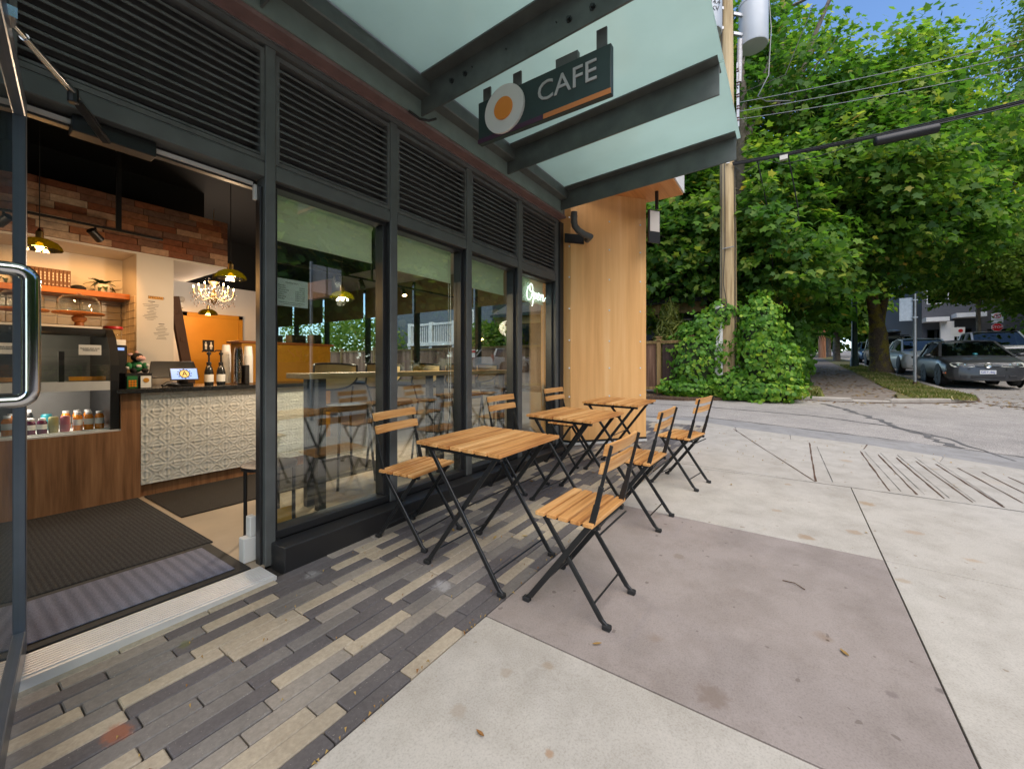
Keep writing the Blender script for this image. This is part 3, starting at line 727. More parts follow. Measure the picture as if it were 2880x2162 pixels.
# ================================================================== TABLES AND CHAIRS
def make_table(label):
    t = thing('folding_table', label, 'table', group='folding tables on the pavement')
    b = MB()
    for i in range(7):
        y = -.278 + i*.0797; b.r = .1+.8*random.random(); b.box(-.28-.002*random.random(), .28+.002*random.random(), y, y+.0675, .657, .675)
    b.build('tabletop', M['acacia'], t, bevel=.002, local=True)
    b = MB()
    for x in (-.245,.245): b.box(x-.011, x+.011, -.262, .262, .636, .6565)
    b.build('top_rail', M['steelblack'], t, local=True)
    for s, xo in ((-1,.236),(1,.236)):
        for k, xx in ((1,xo),(-1,xo-.017)):
            x = s*xx; b = MB()
            b.bar((x,k*.212,.637),(x,-k*.238,.030),.011,.024,(0,1,0) if False else (0,0,1))
            b.bar((x,-k*.234,.034),(x,-k*.262,.012),.012,.020)
            lg = b.build('leg', M['steelblack'], t, bevel=.002, local=True)
            b = MB(); b.box(x-.013,x+.013,-k*.255-.02,-k*.255+.02,0,.021); b.build('foot_cap', M['rubber'], lg, bevel=.003, local=True)
    b = MB()
    for y in (-.2,.2): b.tube([(-.225,y,.085),(.225,y,.085)], .0045, 6)
    b.tube([(-.225,-.01,.36),(.225,-.01,.36)], .0045, 6)
    b.build('cross_rod', M['steelblack'], t, smooth=60, local=True)
    return t
def make_chair(label):
    t = thing('folding_chair', label, 'chair', group='folding chairs on the pavement')
    b = MB()
    for i in range(5):
        y = -.140 + i*.0570; b.r = .15+.8*random.random(); b.box(-.195,.195,y,y+.0445,.418,.435)
    b.build('seat', M['acacia'], t, bevel=.002, local=True)
    b = MB()
    for z0, z1 in ((.722,.768),(.645,.691)):
        b.r = .3+.6*random.random(); n = 8; P = []
        for i in range(n+1):
            x = -.182 + .364*i/n; P.append((x, .012*(1-(2*i/n-1)**2)))
        for (xa, ya), (xc, yc) in zip(P, P[1:]):
            f = lambda z: -.130-(z-.44)*.235
            v = [(xa,f(z0)-ya+.004,z0),(xc,f(z0)-yc+.004,z0),(xc,f(z0)-yc+.020,z0),(xa,f(z0)-ya+.020,z0),(xa,f(z1)-ya+.004,z1),(xc,f(z1)-yc+.004,z1),(xc,f(z1)-yc+.020,z1),(xa,f(z1)-ya+.020,z1)]
            fs = [(0,3,2,1),(4,5,6,7),(0,1,5,4),(2,3,7,6)]
            if xa < -.18: fs.append((3,0,4,7))
            if xc > .18: fs.append((1,2,6,5))
            b.add(v, fs)
    b.build('backrest', M['acacia'], t, local=True)
    for s in (-1,1):
        x = s*.172; b = MB()
        b.bar((x,-.210,.765),(x,-.168,.590),.006,.015); b.bar((x,-.168,.592),(x,-.148,.505),.010,.022)
        b.bar((x,-.149,.512),(x,-.126,.425),.011,.026); b.bar((x,-.128,.432),(x,.170,.030),.011,.025); b.bar((x,.166,.034),(x,.196,.011),.012,.02)
        lg = b.build('front_leg', M['steelblack'], t, bevel=.002, local=True)
        b = MB(); b.box(x-.013,x+.013,.172,.208,0,.021); b.build('foot_cap', M['rubber'], lg, bevel=.003, local=True)
        x = s*.154; b = MB()
        b.bar((x,.108,.408),(x,-.165,.030),.011,.022); b.bar((x,-.161,.034),(x,-.19,.011),.012,.018)
        lg = b.build('rear_leg', M['steelblack'], t, bevel=.002, local=True)
        b = MB(); b.box(x-.013,x+.013,-.205,-.170,0,.021); b.build('foot_cap', M['rubber'], lg, bevel=.003, local=True)
    b = MB()
    for x in (-.14,.14): b.box(x-.008,x+.008,-.15,.13,.399,.4175)
    b.build('seat_rail', M['steelblack'], t, local=True)
    b = MB()
    b.tube([(-.15,-.128,.085),(.15,-.128,.085)],.0045,6); b.tube([(-.168,.128,.085),(.168,.128,.085)],.0045,6); b.tube([(-.172,-.135,.408),(.172,-.135,.408)],.006,6); b.tube([(-.16,-.155,.385),(.16,-.155,.385)],.0045,6)
    b.build('cross_rod', M['steelblack'], t, smooth=60, local=True)
    return t
def seat_on_ground(o, x, y, a):
    e = .05; n = Vector((-(G(x+e,y)-G(x-e,y))/(2*e), -(G(x,y+e)-G(x,y-e))/(2*e), 1)).normalized()
    q = Vector((0,0,1)).rotation_difference(n) @ Matrix.Rotation(a,3,'Z').to_quaternion()
    o.location = (x, y, G(x,y)+.001); o.rotation_euler = q.to_euler()
TB = [(1.787,1.363,-.8,'square slatted folding table nearest the open cafe door'),(2.91,1.383,-3.5,'square slatted folding table in the middle of the three'),(3.95,1.405,-.6,'square slatted folding table beside the honey wood corner wall')]
t0 = make_table(TB[0][3])
for i,(x,y,a,lb) in enumerate(TB):
    o = t0 if i == 0 else dup(t0,(0,0,0),0,lb)
    seat_on_ground(o, x, y, R(a))
CH = [(1.761,.807,-.6,'folding chair on the plum concrete at the nearest table, facing the window'),(2.838,.875,-1.6,'folding chair on the street side of the middle table'),(3.83,.80,-9,'folding chair on the street side of the table by the wood wall'),
      (1.802,1.935,186,'folding chair backed against the window at the nearest table'),(2.945,1.935,177.6,'folding chair backed against the window at the middle table'),(3.90,1.925,176.4,'folding chair tucked between the last window and the farthest table')]
c0 = make_chair(CH[0][3])
for i,(x,y,a,lb) in enumerate(CH):
    o = c0 if i == 0 else dup(c0,(0,0,0),0,lb)
    seat_on_ground(o, x, y, R(a))
# fallen leaves and twig on the pavement: single curled leaves
def curl_leaf(name, x, y, s, rot, label, z=.004, mi='litter', base=None):
    b = MB(); b.r = .3+.6*random.random(); n = 5
    for i in range(n+1):
        k = i/n; w = s*.20*math.sin(PI*min(.97,k*.9+.06)); h = s*.22*(k-.5)**2*2
        b.v += [(s*(k-.5), -w, h+w*.5), (s*(k-.5), 0, h), (s*(k-.5), w*.8, h+w*.6)]
    for i in range(n): b.face([3*i,3*i+1,3*i+4,3*i+3]); b.face([3*i+1,3*i+2,3*i+5,3*i+4])
    b.xform(Matrix.Translation((x,y,(G(x,y) if base is None else base)+z)) @ Matrix.Rotation(rot,4,'Z'))
    return tag(b.build(name, M[mi]), label, 'leaf', 'fallen leaves on the pavement')
for x,y,s,a,lb in ((1.98,-.17,.055,.6,'curled red-brown leaf lying alone on the plum panel'),(3.10,1.90,.07,1.2,'red-brown leaf against the black base rail'),(2.02,1.50,.06,.3,'orange leaf on pavers under the nearest table'),
                   (2.14,1.36,.05,2.1,'small orange leaf on pavers between the table legs'),(1.95,1.78,.06,.9,'orange leaf behind the nearest table by the window base'),(3.66,1.55,.05,1.9,'red leaf on pavers under the middle table edge'),
                   (4.0,.42,.05,.2,'brown leaf on pale concrete behind the farthest street-side chair'),(.95,.76,.045,1.4,'thin rust leaf on the pale slab nearest the camera'),(1.50,.62,.05,2.3,'rust leaf on the pale slab beside the plum panel edge'),(3.4,-.40,.035,.4,'dark leaf speck by the slab joint')):
    curl_leaf('fallen_leaf', x, y, s*.75, a, lb)
b = MB(); b.tube([(2.45,.03,G(2.4,.03)+.004),(2.44,-.02,G(2.4,0)+.010),(2.41,-.06,G(2.4,0)+.004)], .0022, 5); tag(b.build('twig', M['debris']), 'thin brown twig lying on the plum concrete panel', 'twig')

# ================================================================== INSIDE THE CAFE
ctr = thing('service_counter', 'walnut and pressed tin service counter with black granite top', 'counter', (1.2,4.6,FZ))
b = MB(); b.box(-1.6,1.041,4.32,4.95,FZ,-.512); b.box(.925,1.041,4.32,4.95,-.512,-.2235); b.build('wood_front', M['walnut'], ctr)
b = MB(); b.box(1.043,2.56,4.345,4.9,FZ,-.965); b.build('toe_kick', M['walnut'], ctr)
b = MB(); TW, TH = .1415, .1485; n = 20
x0c, z0c = 1.0725-TW, -.9635
def tinh(u, v):
    a, c = abs(u-.5)*2, abs(v-.5)*2; h = 0
    e = max(a, c)
    if e > .90: h += .004
    d = abs(a-c)
    if .22 < e < .86: h += .007*max(0, 1-d*4.5)
    r = math.hypot(a, c)
    h += .006*max(0, 1-abs(r-.20)*14); 
    p = min(a, c); q = max(a, c)
    h += .0055*max(0, 1-abs(math.hypot(q-.98, p)-.42)*9)
    return h
W = 1.043; nx = int((2.56-W)/TW*n); nz = 5*n
for i in range(nx+1):
    for j in range(nz+1):
        x = W + (2.56-W)*i/nx; z = -.9635 + (.7405)*j/nz
        u = ((x-x0c)/TW) % 1; v = ((z-z0c)/.1481) % 1
        b.v.append((x, 4.322-tinh(u, v), z))
for i in range(nx):
    for j in range(nz): b.face([i*(nz+1)+j, (i+1)*(nz+1)+j, (i+1)*(nz+1)+j+1, i*(nz+1)+j+1])
b.build('tin_panel', M['tin'], ctr, smooth=60)
b = MB(); b.box(1.043,2.56,4.324,4.9,-.964,-.2235); b.build('carcass', M['walnut'], ctr)
b = MB(); b.box(.90,2.60,4.27,4.98,-.2225,-.188); b.build('countertop', M['granite'], ctr, bevel=.004)
CT = -.1875
# display case
dc = thing('display_case', 'black framed curved glass pastry case above a wood counter', 'display case', (.3,4.6,-.511))
prof = [(4.345,-.505),(4.345,-.19),(4.335,-.12),(4.34,0),(4.37,.12),(4.43,.22),(4.52,.285),(4.60,.30)]
def sidepanel(x0, x1, m, name):
    b = MB(); P = [(x0,y,z) for y,z in prof] + [(x0,4.98,.30),(x0,4.98,-.505)]
    b.ext(P, (x1-x0,0,0)); return b.build(name, m, dc)
for x in (-1.5,.868): sidepanel(x, x+.05, M['black'], 'end_panel')
b = MB()
for (ya,za),(yc,zc) in zip(prof[2:],prof[3:]): b.add([(-1.45,ya,za),(.866,ya,za),(.866,yc,zc),(-1.45,yc,zc)],[(0,1,2,3)])
b.build('curved_glass', M['caseglass'], dc, smooth=60)
b = MB(); b.box(-1.45,.866,4.60,4.98,.285,.302); b.box(-1.45,.866,4.56,4.60,.285,.305); b.build('case_top', M['alu'], dc)
b = MB(); b.box(-1.45,.866,4.336,4.36,-.19,-.122); b.box(-1.45,.866,4.36,4.97,-.15,-.135); b.build('steel_band', M['alu'], dc)
b = MB(); b.box(-1.45,.866,4.42,4.9,.060,.066); b.box(-1.45,.866,4.45,4.9,-.04,-.034); b.build('glass_shelf', M['clear'], dc)
b = MB(); b.box(-1.45,.866,4.47,4.56,.225,.2845); b.build('header_beam', M['black'], dc)
b = MB(); b.box(.60,.628,4.35,4.40,-.13,.10); b.build('case_mullion', M['black'], dc)
b = MB(); b.box(-1.45,.866,4.96,4.98,-.505,.285); b.build('case_back', mat('grey_case_liner',(.17,.17,.165),.4,0,.1,6), dc)
b = MB(); b.box(-1.5,.925,4.326,4.372,-.511,-.498); b.build('front_lip', M['alu'], dc)
b = MB(); b.box(-1.45,.866,4.345,4.348,-.497,-.43); b.build('splash_guard', M['clear'], dc)
b = MB(); b.box(-1.45,.866,4.36,4.95,-.4975,-.490); b.build('case_floor', M['white'], dc)
b = MB(); b.bar((.70,4.352,.115),(.82,4.352,.115),.003,.075); tg = b.build('notice_card', M['paper'], dc)
b = MB(); Mx = Matrix.Translation((.76,4.3495,.118)) @ Matrix.Rotation(PI/2,4,'X'); b.text('PLEASE ASK FOR\nASSISTANCE', .014, Mx, .0003); b.build('notice_lettering', M['ink'], tg)
b = MB(); b.box(.66,.855,4.40,4.42,-.115,-.085); b.build('price_strip', M['yellow'], dc)
b = MB(); b.box(-1.45,.86,4.50,4.53,.268,.282); b.build('case_rail', M['alu'], dc)
def bottle(x, y, m, label, h=.135, r=.026, kind='juice_bottle', band=True, group='bottles in the chilled case'):
    t = thing(kind, label, 'bottle' if 'bottle' in kind else 'can', (x,y,-.4895), 0, group)
    b = MB()
    if 'bottle' in kind: b.lathe([(r,0),(r,h*.72),(r*.72,h*.86),(r*.62,h*.88)], n=14)
    else: b.lathe([(r*.85,0),(r,h*.05),(r,h*.93),(r*.85,h)], n=14)
    b.build('body', M[m], t, smooth=40, local=True)
    if 'bottle' in kind:
        b = MB(); b.lathe([(r*.72,h*.88),(r*.72,h)], n=14); b.build('cap', M['white'], t, local=True, smooth=40)
    if band:
        b = MB(); b.lathe([(r+.0008,h*.30),(r+.0008,h*.62)], n=14); b.build('label_band', M['paper'], t, local=True, smooth=40)
    return t
for i,x in enumerate((.71,.768,.826)): bottle(x,4.44,'juice',['orange juice bottle in front row beside the rose can','orange juice bottle in the middle of the front three','orange juice bottle nearest the case end panel'][i])
for i,x in enumerate((.68,.74,.80)): bottle(x,4.66,'juice',['orange juice bottle in back row behind the cans','orange juice bottle in the middle of the back row','orange juice bottle at the end of the back row'][i])
for i,x in enumerate((.38,.42,.475,.53)): bottle(x,4.43,'berry',['dark berry bottle farthest along the case front','dark berry bottle second along the case front','dark berry bottle beside the door handle reflection','dark berry bottle next to the olive can'][i],.11)
bottle(.585,4.43,'olive','olive green drink can in the chilled case',.115,.026,'drink_can',False); bottle(.642,4.43,'plum','rose pink drink can beside orange bottles',.115,.026,'drink_can',False)
bottle(.58,4.66,'teal','teal drink can behind the olive can',.12,.03,'drink_can',False)
for i,x in enumerate((.43,.49)): bottle(x,4.66,'black',['black cola bottle behind the berry bottles','black cola bottle beside the teal can'][i],.16,.024)
# niche shelf and what stands on it
sh = MB(); sh.box(-1.6,1.188,5.25,5.546,.628,.680); tag(sh.build('wall_shelf', M['shelfwood'], bevel=.003), 'thick warm wood shelf in the lit niche', 'shelf')
bk = None
for i in range(11):
    x = .545 + i*.0236; h = .158
    lb = 'dark brown book, number %s of eleven from the handle end of the shelf row' % ['first','second','third','fourth','fifth','sixth','seventh','eighth','ninth','tenth','last'][i]
    if bk is None:
        bk = thing('book', lb, 'book', (x,5.30,.6805), 0, 'matching dark books on the wall shelf')
        b = MB(); b.box(.0008,.0226,0,.12,0,h); b.build('cover', M['cardboard'], bk, local=True, bevel=.0015)
        b = MB()
        for k in range(8): b.box(.009,.0145,-.0008,.0002,.058+k*.0085,.058+k*.0085+(.006 if k not in (2,5) else .002))
        b.box(.008,.016,-.0008,.0002,.018,.021); b.box(.008,.016,-.0008,.0002,.026,.028)
        b.build('spine_lettering', M['paper'], bk, local=True)
    else: dup(bk, (x,5.30,.6805), 0, lb)
b = MB(); b.ball((.865,5.40,.705),(.055,.075,.03),14,8); b.ball((.865,5.33,.690),(.04,.05,.006),12,6); tag(b.build('flat_cap', M['fur_black'], smooth=60), 'black flat cap on shelf beside the books', 'cap')
pp = thing('potted_plant', 'leafy green plant in white textured pot on shelf', 'plant', (1.03,5.40,.6805))
b = MB(); b.lathe([(.045,0),(.06,.03),(.062,.08),(.055,.085),(.05,.075)], n=18, wob=lambda t,z: 1+.03*math.sin(9*t)); b.build('pot', M['white'], pp, local=True, smooth=60)
b = MB()
for i in range(22):
    a = random.random()*2*PI; L = random.uniform(.07,.14); up = random.uniform(.2,1.1); c, s = math.cos(a), math.sin(a); w = random.uniform(.012,.022); b.r = random.random()
    P = []
    for k in range(6):
        q = k/5; rr = L*q; z = .08 + L*up*q - .10*q*q*(1.2-up*.6)
        ww = w*math.sin(PI*min(1,q*1.05)) + .0012
        P.append(((c*rr-s*ww, s*rr+c*ww, z),(c*rr, s*rr, z-.004),(c*rr+s*ww, s*rr-c*ww, z)))
    n0 = len(b.v)
    for p in P: b.v += list(p)
    for k in range(5): b.face([n0+3*k,n0+3*k+1,n0+3*k+4,n0+3*k+3]); b.face([n0+3*k+1,n0+3*k+2,n0+3*k+5,n0+3*k+4])
b.build('foliage', M['plantleaf'], pp, local=True)
def cake_stand(x, lb):
    t = thing('cake_stand', lb, 'cake stand', (x,4.80,.3035), 0, 'domed cake stands on the pastry case')
    b = MB(); b.lathe([(.05,0),(.052,.01),(.03,.02),(.026,.045),(.042,.06),(.045,.085),(.03,.10),(.06,.108),(.15,.112),(.155,.12),(.15,.126),(0,.126)], n=28); b.build('stand', M['shelfwood'], t, local=True, smooth=50)
    b = MB(); b.lathe([(.128,.127),(.130,.18),(.122,.225),(.095,.255),(.03,.268),(.012,.27),(.016,.285),(0,.29)], n=28); b.build('dome', M['caseglass'], t, local=True, smooth=60)
cake_stand(.775, 'wooden cake stand under glass dome nearest the tiled corner'); cake_stand(.46, 'wooden cake stand under glass dome half hidden by the door handle')
t = thing('storage_jar', 'clear glass jar with red lid by the tiled corner', 'jar', (.99,4.86,.2205)); b = MB(); b.lathe([(.05,0),(.055,.01),(.055,.07),(.04,.09)], n=18); b.build('glass_body', M['clear'], t, local=True, smooth=50)
b = MB(); b.lathe([(.06,.0905),(.065,.098),(.062,.115),(.0,.12)], n=18); b.build('lid', M['red'], t, local=True, smooth=40)
t = thing('receipt_printer', 'tall black machine with small lit display beside pastry case', 'machine', (.99,4.84,CT)); b = MB(); b.box(-.055,.065,-.10,.12,0,.36); b.build('housing', M['black'], t, local=True, bevel=.008)
b = MB(); b.box(-.02,.045,-.1025,-.1005,.315,.338); b.build('display', M['screen'], t, local=True)
b = MB(); b.box(-.05,.06,-.08,.10,.3605,.407); b.build('paper_tray', M['paper'], t, local=True)
# plush cow on a black box, card rack
t = thing('card_rack', 'black counter box with stickers and cards in clear holders', 'card rack', (1.05,4.42,CT)); b = MB(); b.box(-.085,.085,-.02,.16,0,.125); b.build('box', M['black'], t, local=True, bevel=.004)
b = MB(); b.box(-.075,-.012,-.035,-.0215,.004,.10); cg = b.build('sticker_card', M['fabric_green'], t, local=True)
b = MB()
for i in range(3):
    for j in range(3): b.lathe([(.0085,-.0375),(.0085,-.0353)], (-.060+i*.0175,0,.022+j*.019), 10, 'y')
b.build('sticker', M['juice'], cg, local=True)
b = MB(); b.box(.008,.075,-.035,-.0215,.004,.10); cw = b.build('business_card', M['paper'], t, local=True)
b = MB(); b.lathe([(.019,-.0375),(.019,-.0353)], (.042,0,.065), 18, 'y'); b.build('card_logo', M['yellow'], cw, local=True)
t = thing('plush_cow', 'small plush cow in green shirt sitting on black box', 'soft toy', (1.05,4.47,CT+.126))
b = MB(); b.ball((0,0,.05),(.048,.036,.05)); b.ball((-.05,-.015,.055),(.022,.018,.030)); b.ball((.05,-.015,.055),(.022,.018,.030)); b.build('shirt', M['fabric_green'], t, local=True, smooth=80)
b = MB(); b.ball((.005,-.005,.125),(.042,.038,.038)); b.ball((-.03,-.045,.018),(.022,.03,.02)); b.ball((.045,-.045,.018),(.024,.03,.02)); b.build('body', M['fur_black'], t, local=True, smooth=80)
b = MB(); b.ball((.02,-.03,.118),(.034,.026,.024)); b.ball((-.04,-.004,.15),(.020,.008,.012)); b.ball((.0,-.01,.168),(.012,.01,.012)); b.build('muzzle', M['fur_pink'], t, local=True, smooth=80)
b = MB(); b.ball((-.062,-.024,.04),(.014,.014,.014)); b.ball((.064,-.024,.06),(.014,.014,.014)); b.ball((.008,-.037,.055),(.018,.004,.012)); b.build('hand', M['fur_white'], t, local=True, smooth=80)
b = MB(); b.tube([(.002,-.053,.112),(.02,-.0565,.107),(.04,-.052,.113)],.0015,5); b.ball((.004,-.042,.135),(.004,.003,.004)); b.ball((.03,-.043,.136),(.004,.003,.004)); b.build('face_stitch', M['ink'], t, local=True)
# till
t = thing('till', 'black till with tilted monitor and lit customer tablet', 'till', (1.38,4.55,CT))
b = MB(); b.ext([(-.19,.16,.075),(.19,.16,.075),(.17,.25,.225),(-.15,.25,.225)],(0,.02,-.006)); b.build('monitor', M['black'], t, local=True, bevel=.003)
b = MB(); b.box(-.07,.07,-.06,.12,0,.03); b.box(-.02,.05,0,.06,.03,.09); b.build('base', M['black'], t, local=True, bevel=.004)
tm = Matrix.Translation((-.005,-.075,.108)) @ Matrix.Rotation(R(-22),4,'X')
b = MB(); b.box(-.105,.105,-.006,.006,-.058,.058); b.xform(tm); tb = b.build('tablet', M['black'], t, local=True, bevel=.003)
b = MB(); b.box(-.095,.095,-.0075,-.0063,-.049,.049); b.xform(tm); b.build('tablet_screen', M['screen'], tb, local=True)
b = MB(); b.lathe([(.040,-.0088),(.040,-.0078)], (0,0,0), 26, 'y'); b.xform(tm); b.build('screen_emblem_ring', M['ink'], tb, local=True)
b = MB(); b.lathe([(.033,-.0098),(.033,-.009)], (0,0,0), 26, 'y'); b.xform(tm); b.build('screen_emblem', mat('lit_emblem',(.6,.4,.1),.5,0,0,emit=(.40,.26,.08),estr=.8), tb, local=True)
b = MB(); b.bar((-.016,-.0105,-.02),(0,-.0105,.024),.001,.006,(1,0,0)); b.bar((.016,-.0105,-.02),(0,-.0105,.024),.001,.006,(1,0,0)); b.bar((-.012,-.0105,-.004),(.012,-.0105,-.004),.001,.005)
for k in range(12):
    a = 2*PI*k/12; b.bar((.046*math.cos(a),-.0085,.041*math.sin(a)),(.054*math.cos(a+.12),-.0085,.047*math.sin(a+.12)),.001,.007)
b.xform(tm); b.build('screen_letter', M['ink'], tb, local=True)
b = MB(); b.tube([(1.20,4.40,CT+.012),(1.24,4.42,CT+.03),(1.30,4.41,CT+.018),(1.33,4.42,CT+.012)],[.012,.02,.018,.008],8); tag(b.build('barcode_scanner', M['black'], smooth=60), 'black handheld scanner lying on granite top', 'scanner')
def pump(x, lb):
    t = thing('syrup_pump', lb, 'syrup bottle', (x,4.58,CT), 0, 'syrup bottles by the cups')
    b = MB(); b.lathe([(.034,0),(.036,.01),(.036,.12),(.026,.165),(.016,.185)], n=18); b.build('bottle', M['granite'], t, local=True, smooth=50)
    b = MB(); b.lathe([(.020,.186),(.020,.215),(.008,.22),(.008,.285),(.018,.29),(.018,.31),(.006,.312),(.006,.335)], n=14); b.tube([(0,0,.33),(-.045,-.01,.33),(-.06,-.014,.315)],.006,6); b.build('pump_head', M['black'], t, local=True, smooth=50)
    b = MB(); b.lathe([(.0368,.03),(.0368,.10)], n=18); b.build('label_band', M['paper'], t, local=True, smooth=50)
pump(1.60,'dark syrup bottle with black pump nearest the tablet'); pump(1.70,'dark syrup bottle with black pump nearest the cups')
def cupstack(x, y, m, n, lb, r=.040):
    t = MB()
    for k in range(n): t.lathe([(r*.78,k*.0105),(r*.98,k*.0105+.09),(r*1.04,k*.0105+.092),(r*1.04,k*.0105+.0965),(r*.95,k*.0105+.0965),(r*.7,k*.0105+.006)], n=20)
    t.xform(Matrix.Translation((x,y,CT)) @ Matrix.Translation((0,0,n*.0105+.0965)) @ Matrix.Rotation(PI,4,'X'))
    tag(t.build('cup_stack', M[m], smooth=40), lb, 'cup stack', 'stacked takeaway cups on the counter')
cupstack(1.93,4.55,'white',27,'tall inverted stack of white paper cups by the door jamb'); cupstack(1.82,4.50,'crystal',26,'tall inverted stack of clear plastic cups'); cupstack(1.775,4.66,'white',28,'white paper cup stack behind the clear cups')
t = MB(); t.box(1.855,1.895,4.44,4.62,CT,CT+.19); tag(t.build('lid_holder', M['black'], bevel=.004), 'black lid holder standing between the cup stacks', 'holder')
# specials lettering on the pillar
sp = thing('specials_menu', 'SPECIALS wall menu lettered on the cream pillar', 'menu', (1.34,5.099,.5))
Mx = lambda x,z: Matrix.Translation((x,5.0985,z)) @ Matrix.Rotation(PI/2,4,'X')
b = MB(); b.box(1.285,1.40,5.0975,5.0993,.640,.668); b.build('highlight', M['yellow'], sp)
b = MB(); b.text('SPECIALS', .030, Matrix.Translation((1.345,5.0968,.655)) @ Matrix.Rotation(PI/2,4,'X'), .0003, spacing=1.05)
b.build('heading', M['ink'], sp)
b = MB()
for k,(x,w) in enumerate(((1.31,.05),(1.31,.02),(1.305,.12),(1.305,.11),(1.31,.05),(1.31,.07),(1.31,.03),(1.31,.07),(1.31,.06),(1.30,.09),(1.30,.11),(1.30,.08),(1.30,.05))): b.box(x-w/2,x+w/2,5.0978,5.0993,.612-k*.0145,.615-k*.0145+(.003 if k==0 else 0))
for k,(x,w) in enumerate(((1.385,.045),(1.385,.03),(1.385,.06),(1.385,.09),(1.385,.08),(1.385,.06),(1.385,.12),(1.385,.11),(1.385,.05),(1.385,.07),(1.385,.08))): b.box(x-w/2,x+w/2,5.0978,5.0993,.40-k*.0145,.403-k*.0145+(.003 if k==0 else 0))
b.build('small_print', M['ink'], sp)
# hanging lamps
def flower_pendant(x, y, z, lb):
    t = thing('pendant_lamp', lb, 'pendant lamp', (x,y,z), 0, 'green glass pendant lamps')
    b = MB(); b.lathe([(.018,.055),(.05,.050),(.085,.030),(.107,.0),(.112,-.022),(.108,-.022),(.102,-.002),(.082,.026),(.05,.046)], n=60, wob=lambda a,zz: 1+.045*abs(math.sin(5*a))); b.build('shade', M['greenglass'], t, local=True, smooth=70)
    b = MB(); b.lathe([(.020,.056),(.020,.10),(.012,.108),(.006,.125)], n=12); b.build('lamp_holder', M['brass'], t, local=True, smooth=40)
    b = MB(); b.tube([(0,0,.12),(0,0,2.02-z)],.003,5); b.build('cord', M['cable'], t, local=True)
    b = MB(); b.ball((0,0,.0),(.022,.022,.030),12,10); b.build('bulb', M['bulb'], t, local=True, smooth=80)
    return t
flower_pendant(.515,4.4,.845,'green petal glass pendant over the pastry case'); flower_pendant(1.53,3.93,.757,'green petal glass pendant in front of the brick band end')
flower_pendant(2.40,6.9,.75,'small distant green pendant below the chandelier'); flower_pendant(2.38,3.63,.67,'green petal glass pendant seen through the first window')
ch = thing('chandelier', 'candle chandelier hung with amber crystal drops', 'chandelier', (2.22,6.2,.90))
b = MB(); b.tube([(0,0,.30),(0,0,1.12)],.004,6); b.lathe([(.005,-.12),(.03,-.08),(.05,-.03),(.03,.02),(.015,.08),(.03,.14),(.06,.18),(.02,.22),(.01,.30)], n=14)
for k in range(10):
    a = 2*PI*k/10; c, s = math.cos(a), math.sin(a); rr = .22 if k%2 else .165; z0 = .0 if k%2 else .05
    b.tube([(0.03*c,.03*s,-.02),(rr*.5*c,rr*.5*s,-.07+z0*.5),(rr*.85*c,rr*.85*s,-.04+z0),(rr*c,rr*s,.01+z0)],.004,5); b.lathe([(.02,.01+z0),(.018,.018+z0),(.007,.02+z0),(.007,.075+z0)],(rr*c,rr*s,0),8)
b.build('arms', M['brass'], ch, local=True, smooth=50)
b = MB()
for k in range(10):
    a = 2*PI*k/10; rr = .22 if k%2 else .165; z0 = .0 if k%2 else .05; b.ball((rr*math.cos(a),rr*math.sin(a),.09+z0),(.007,.007,.016),8,6)
b.build('candle_bulb', M['candle'], ch, local=True, smooth=80)
b = MB()
for k in range(190):
    a = random.random()*2*PI; rr = random.uniform(.03,.245); z = random.uniform(-.14,.02) if rr > .1 else random.uniform(-.17,.26); b.ball((rr*math.cos(a),rr*math.sin(a),z),(.007,.007,.013),5,3)
b.build('crystal_drop', M['crystal'], ch, local=True)
# track light, emergency light, ladder, half wall, bar, stools
tr = thing('track_light', 'black ceiling track with spot heads in front of bricks', 'track light', (.6,4.75,1.15))
b = MB(); b.box(-1.2,1.30,4.74,4.765,1.14,1.16); b.box(.985,1.02,4.745,4.762,1.16,2.02); b.build('track', M['black'], tr)
for x in (.36,.86):
    b = MB(); b.tube([(x,4.75,1.14),(x,4.75,1.10)],.008,6); b.tube([(x-.03,4.74,1.105),(x+.035,4.79,1.05)],[.03,.032],12); b.build('spot_head', M['black'], tr, smooth=40)
tr = thing('track_light', 'black ceiling track with two lit spots above window bar', 'track light', (3,4.0,.95))
b = MB(); b.box(1.9,4.6,4.0,4.02,.97,.99); b.box(3.0,3.02,4.0,4.02,.99,2.02); b.build('track', M['black'], tr)
for i,x in enumerate((2.55,2.85,3.45)):
    b = MB(); b.tube([(x,4.0,.97),(x,4.0,.94)],.008,6); b.tube([(x,4.0,.95),(x,3.96,.87)],[.028,.032],12); h = b.build('spot_head', M['black'], tr, smooth=40)
    if i == 2: b = MB(); b.ball((x,3.955,.865),(.024,.024,.012),10,6); b.build('spot_lens', M['candle'], h)
t = thing('emergency_light', 'white twin-head emergency light on the back wall', 'emergency light', (2.16,7.45,.9)); b = MB(); b.box(-.10,.12,-.04,.049,-.05,.03); b.build('housing', M['white'], t, local=True, bevel=.006)
for x in (-.05,.09): b = MB(); b.ball((x,-.03,.075),(.04,.035,.04)); b.build('lamp_head', M['offwhite'], t, local=True, smooth=80)
t = MB(); t.bar((1.72,5.93,.80),(2.02,5.98,FZ),.05,.10); t.bar((1.60,6.2,.70),(1.72,6.25,FZ),.05,.08)
for k in range(5): t.bar((1.74+k*.055,5.90,.62-k*.32),(1.80+k*.055,6.05,.62-k*.32),.03,.05)
tag(t.build('leaning_ladder', M['cardboard'], bevel=.003), 'dark wood ladder leaning behind the cream pillar', 'ladder')
sg = thing('restroom_sign', 'black restroom pictogram plate on the mustard door', 'sign', (2.60,7.465,.30)); b = MB(); b.box(-.075,.075,-.003,.003,-.09,.09); b.build('plate', M['black'], sg, local=True)
b = MB()
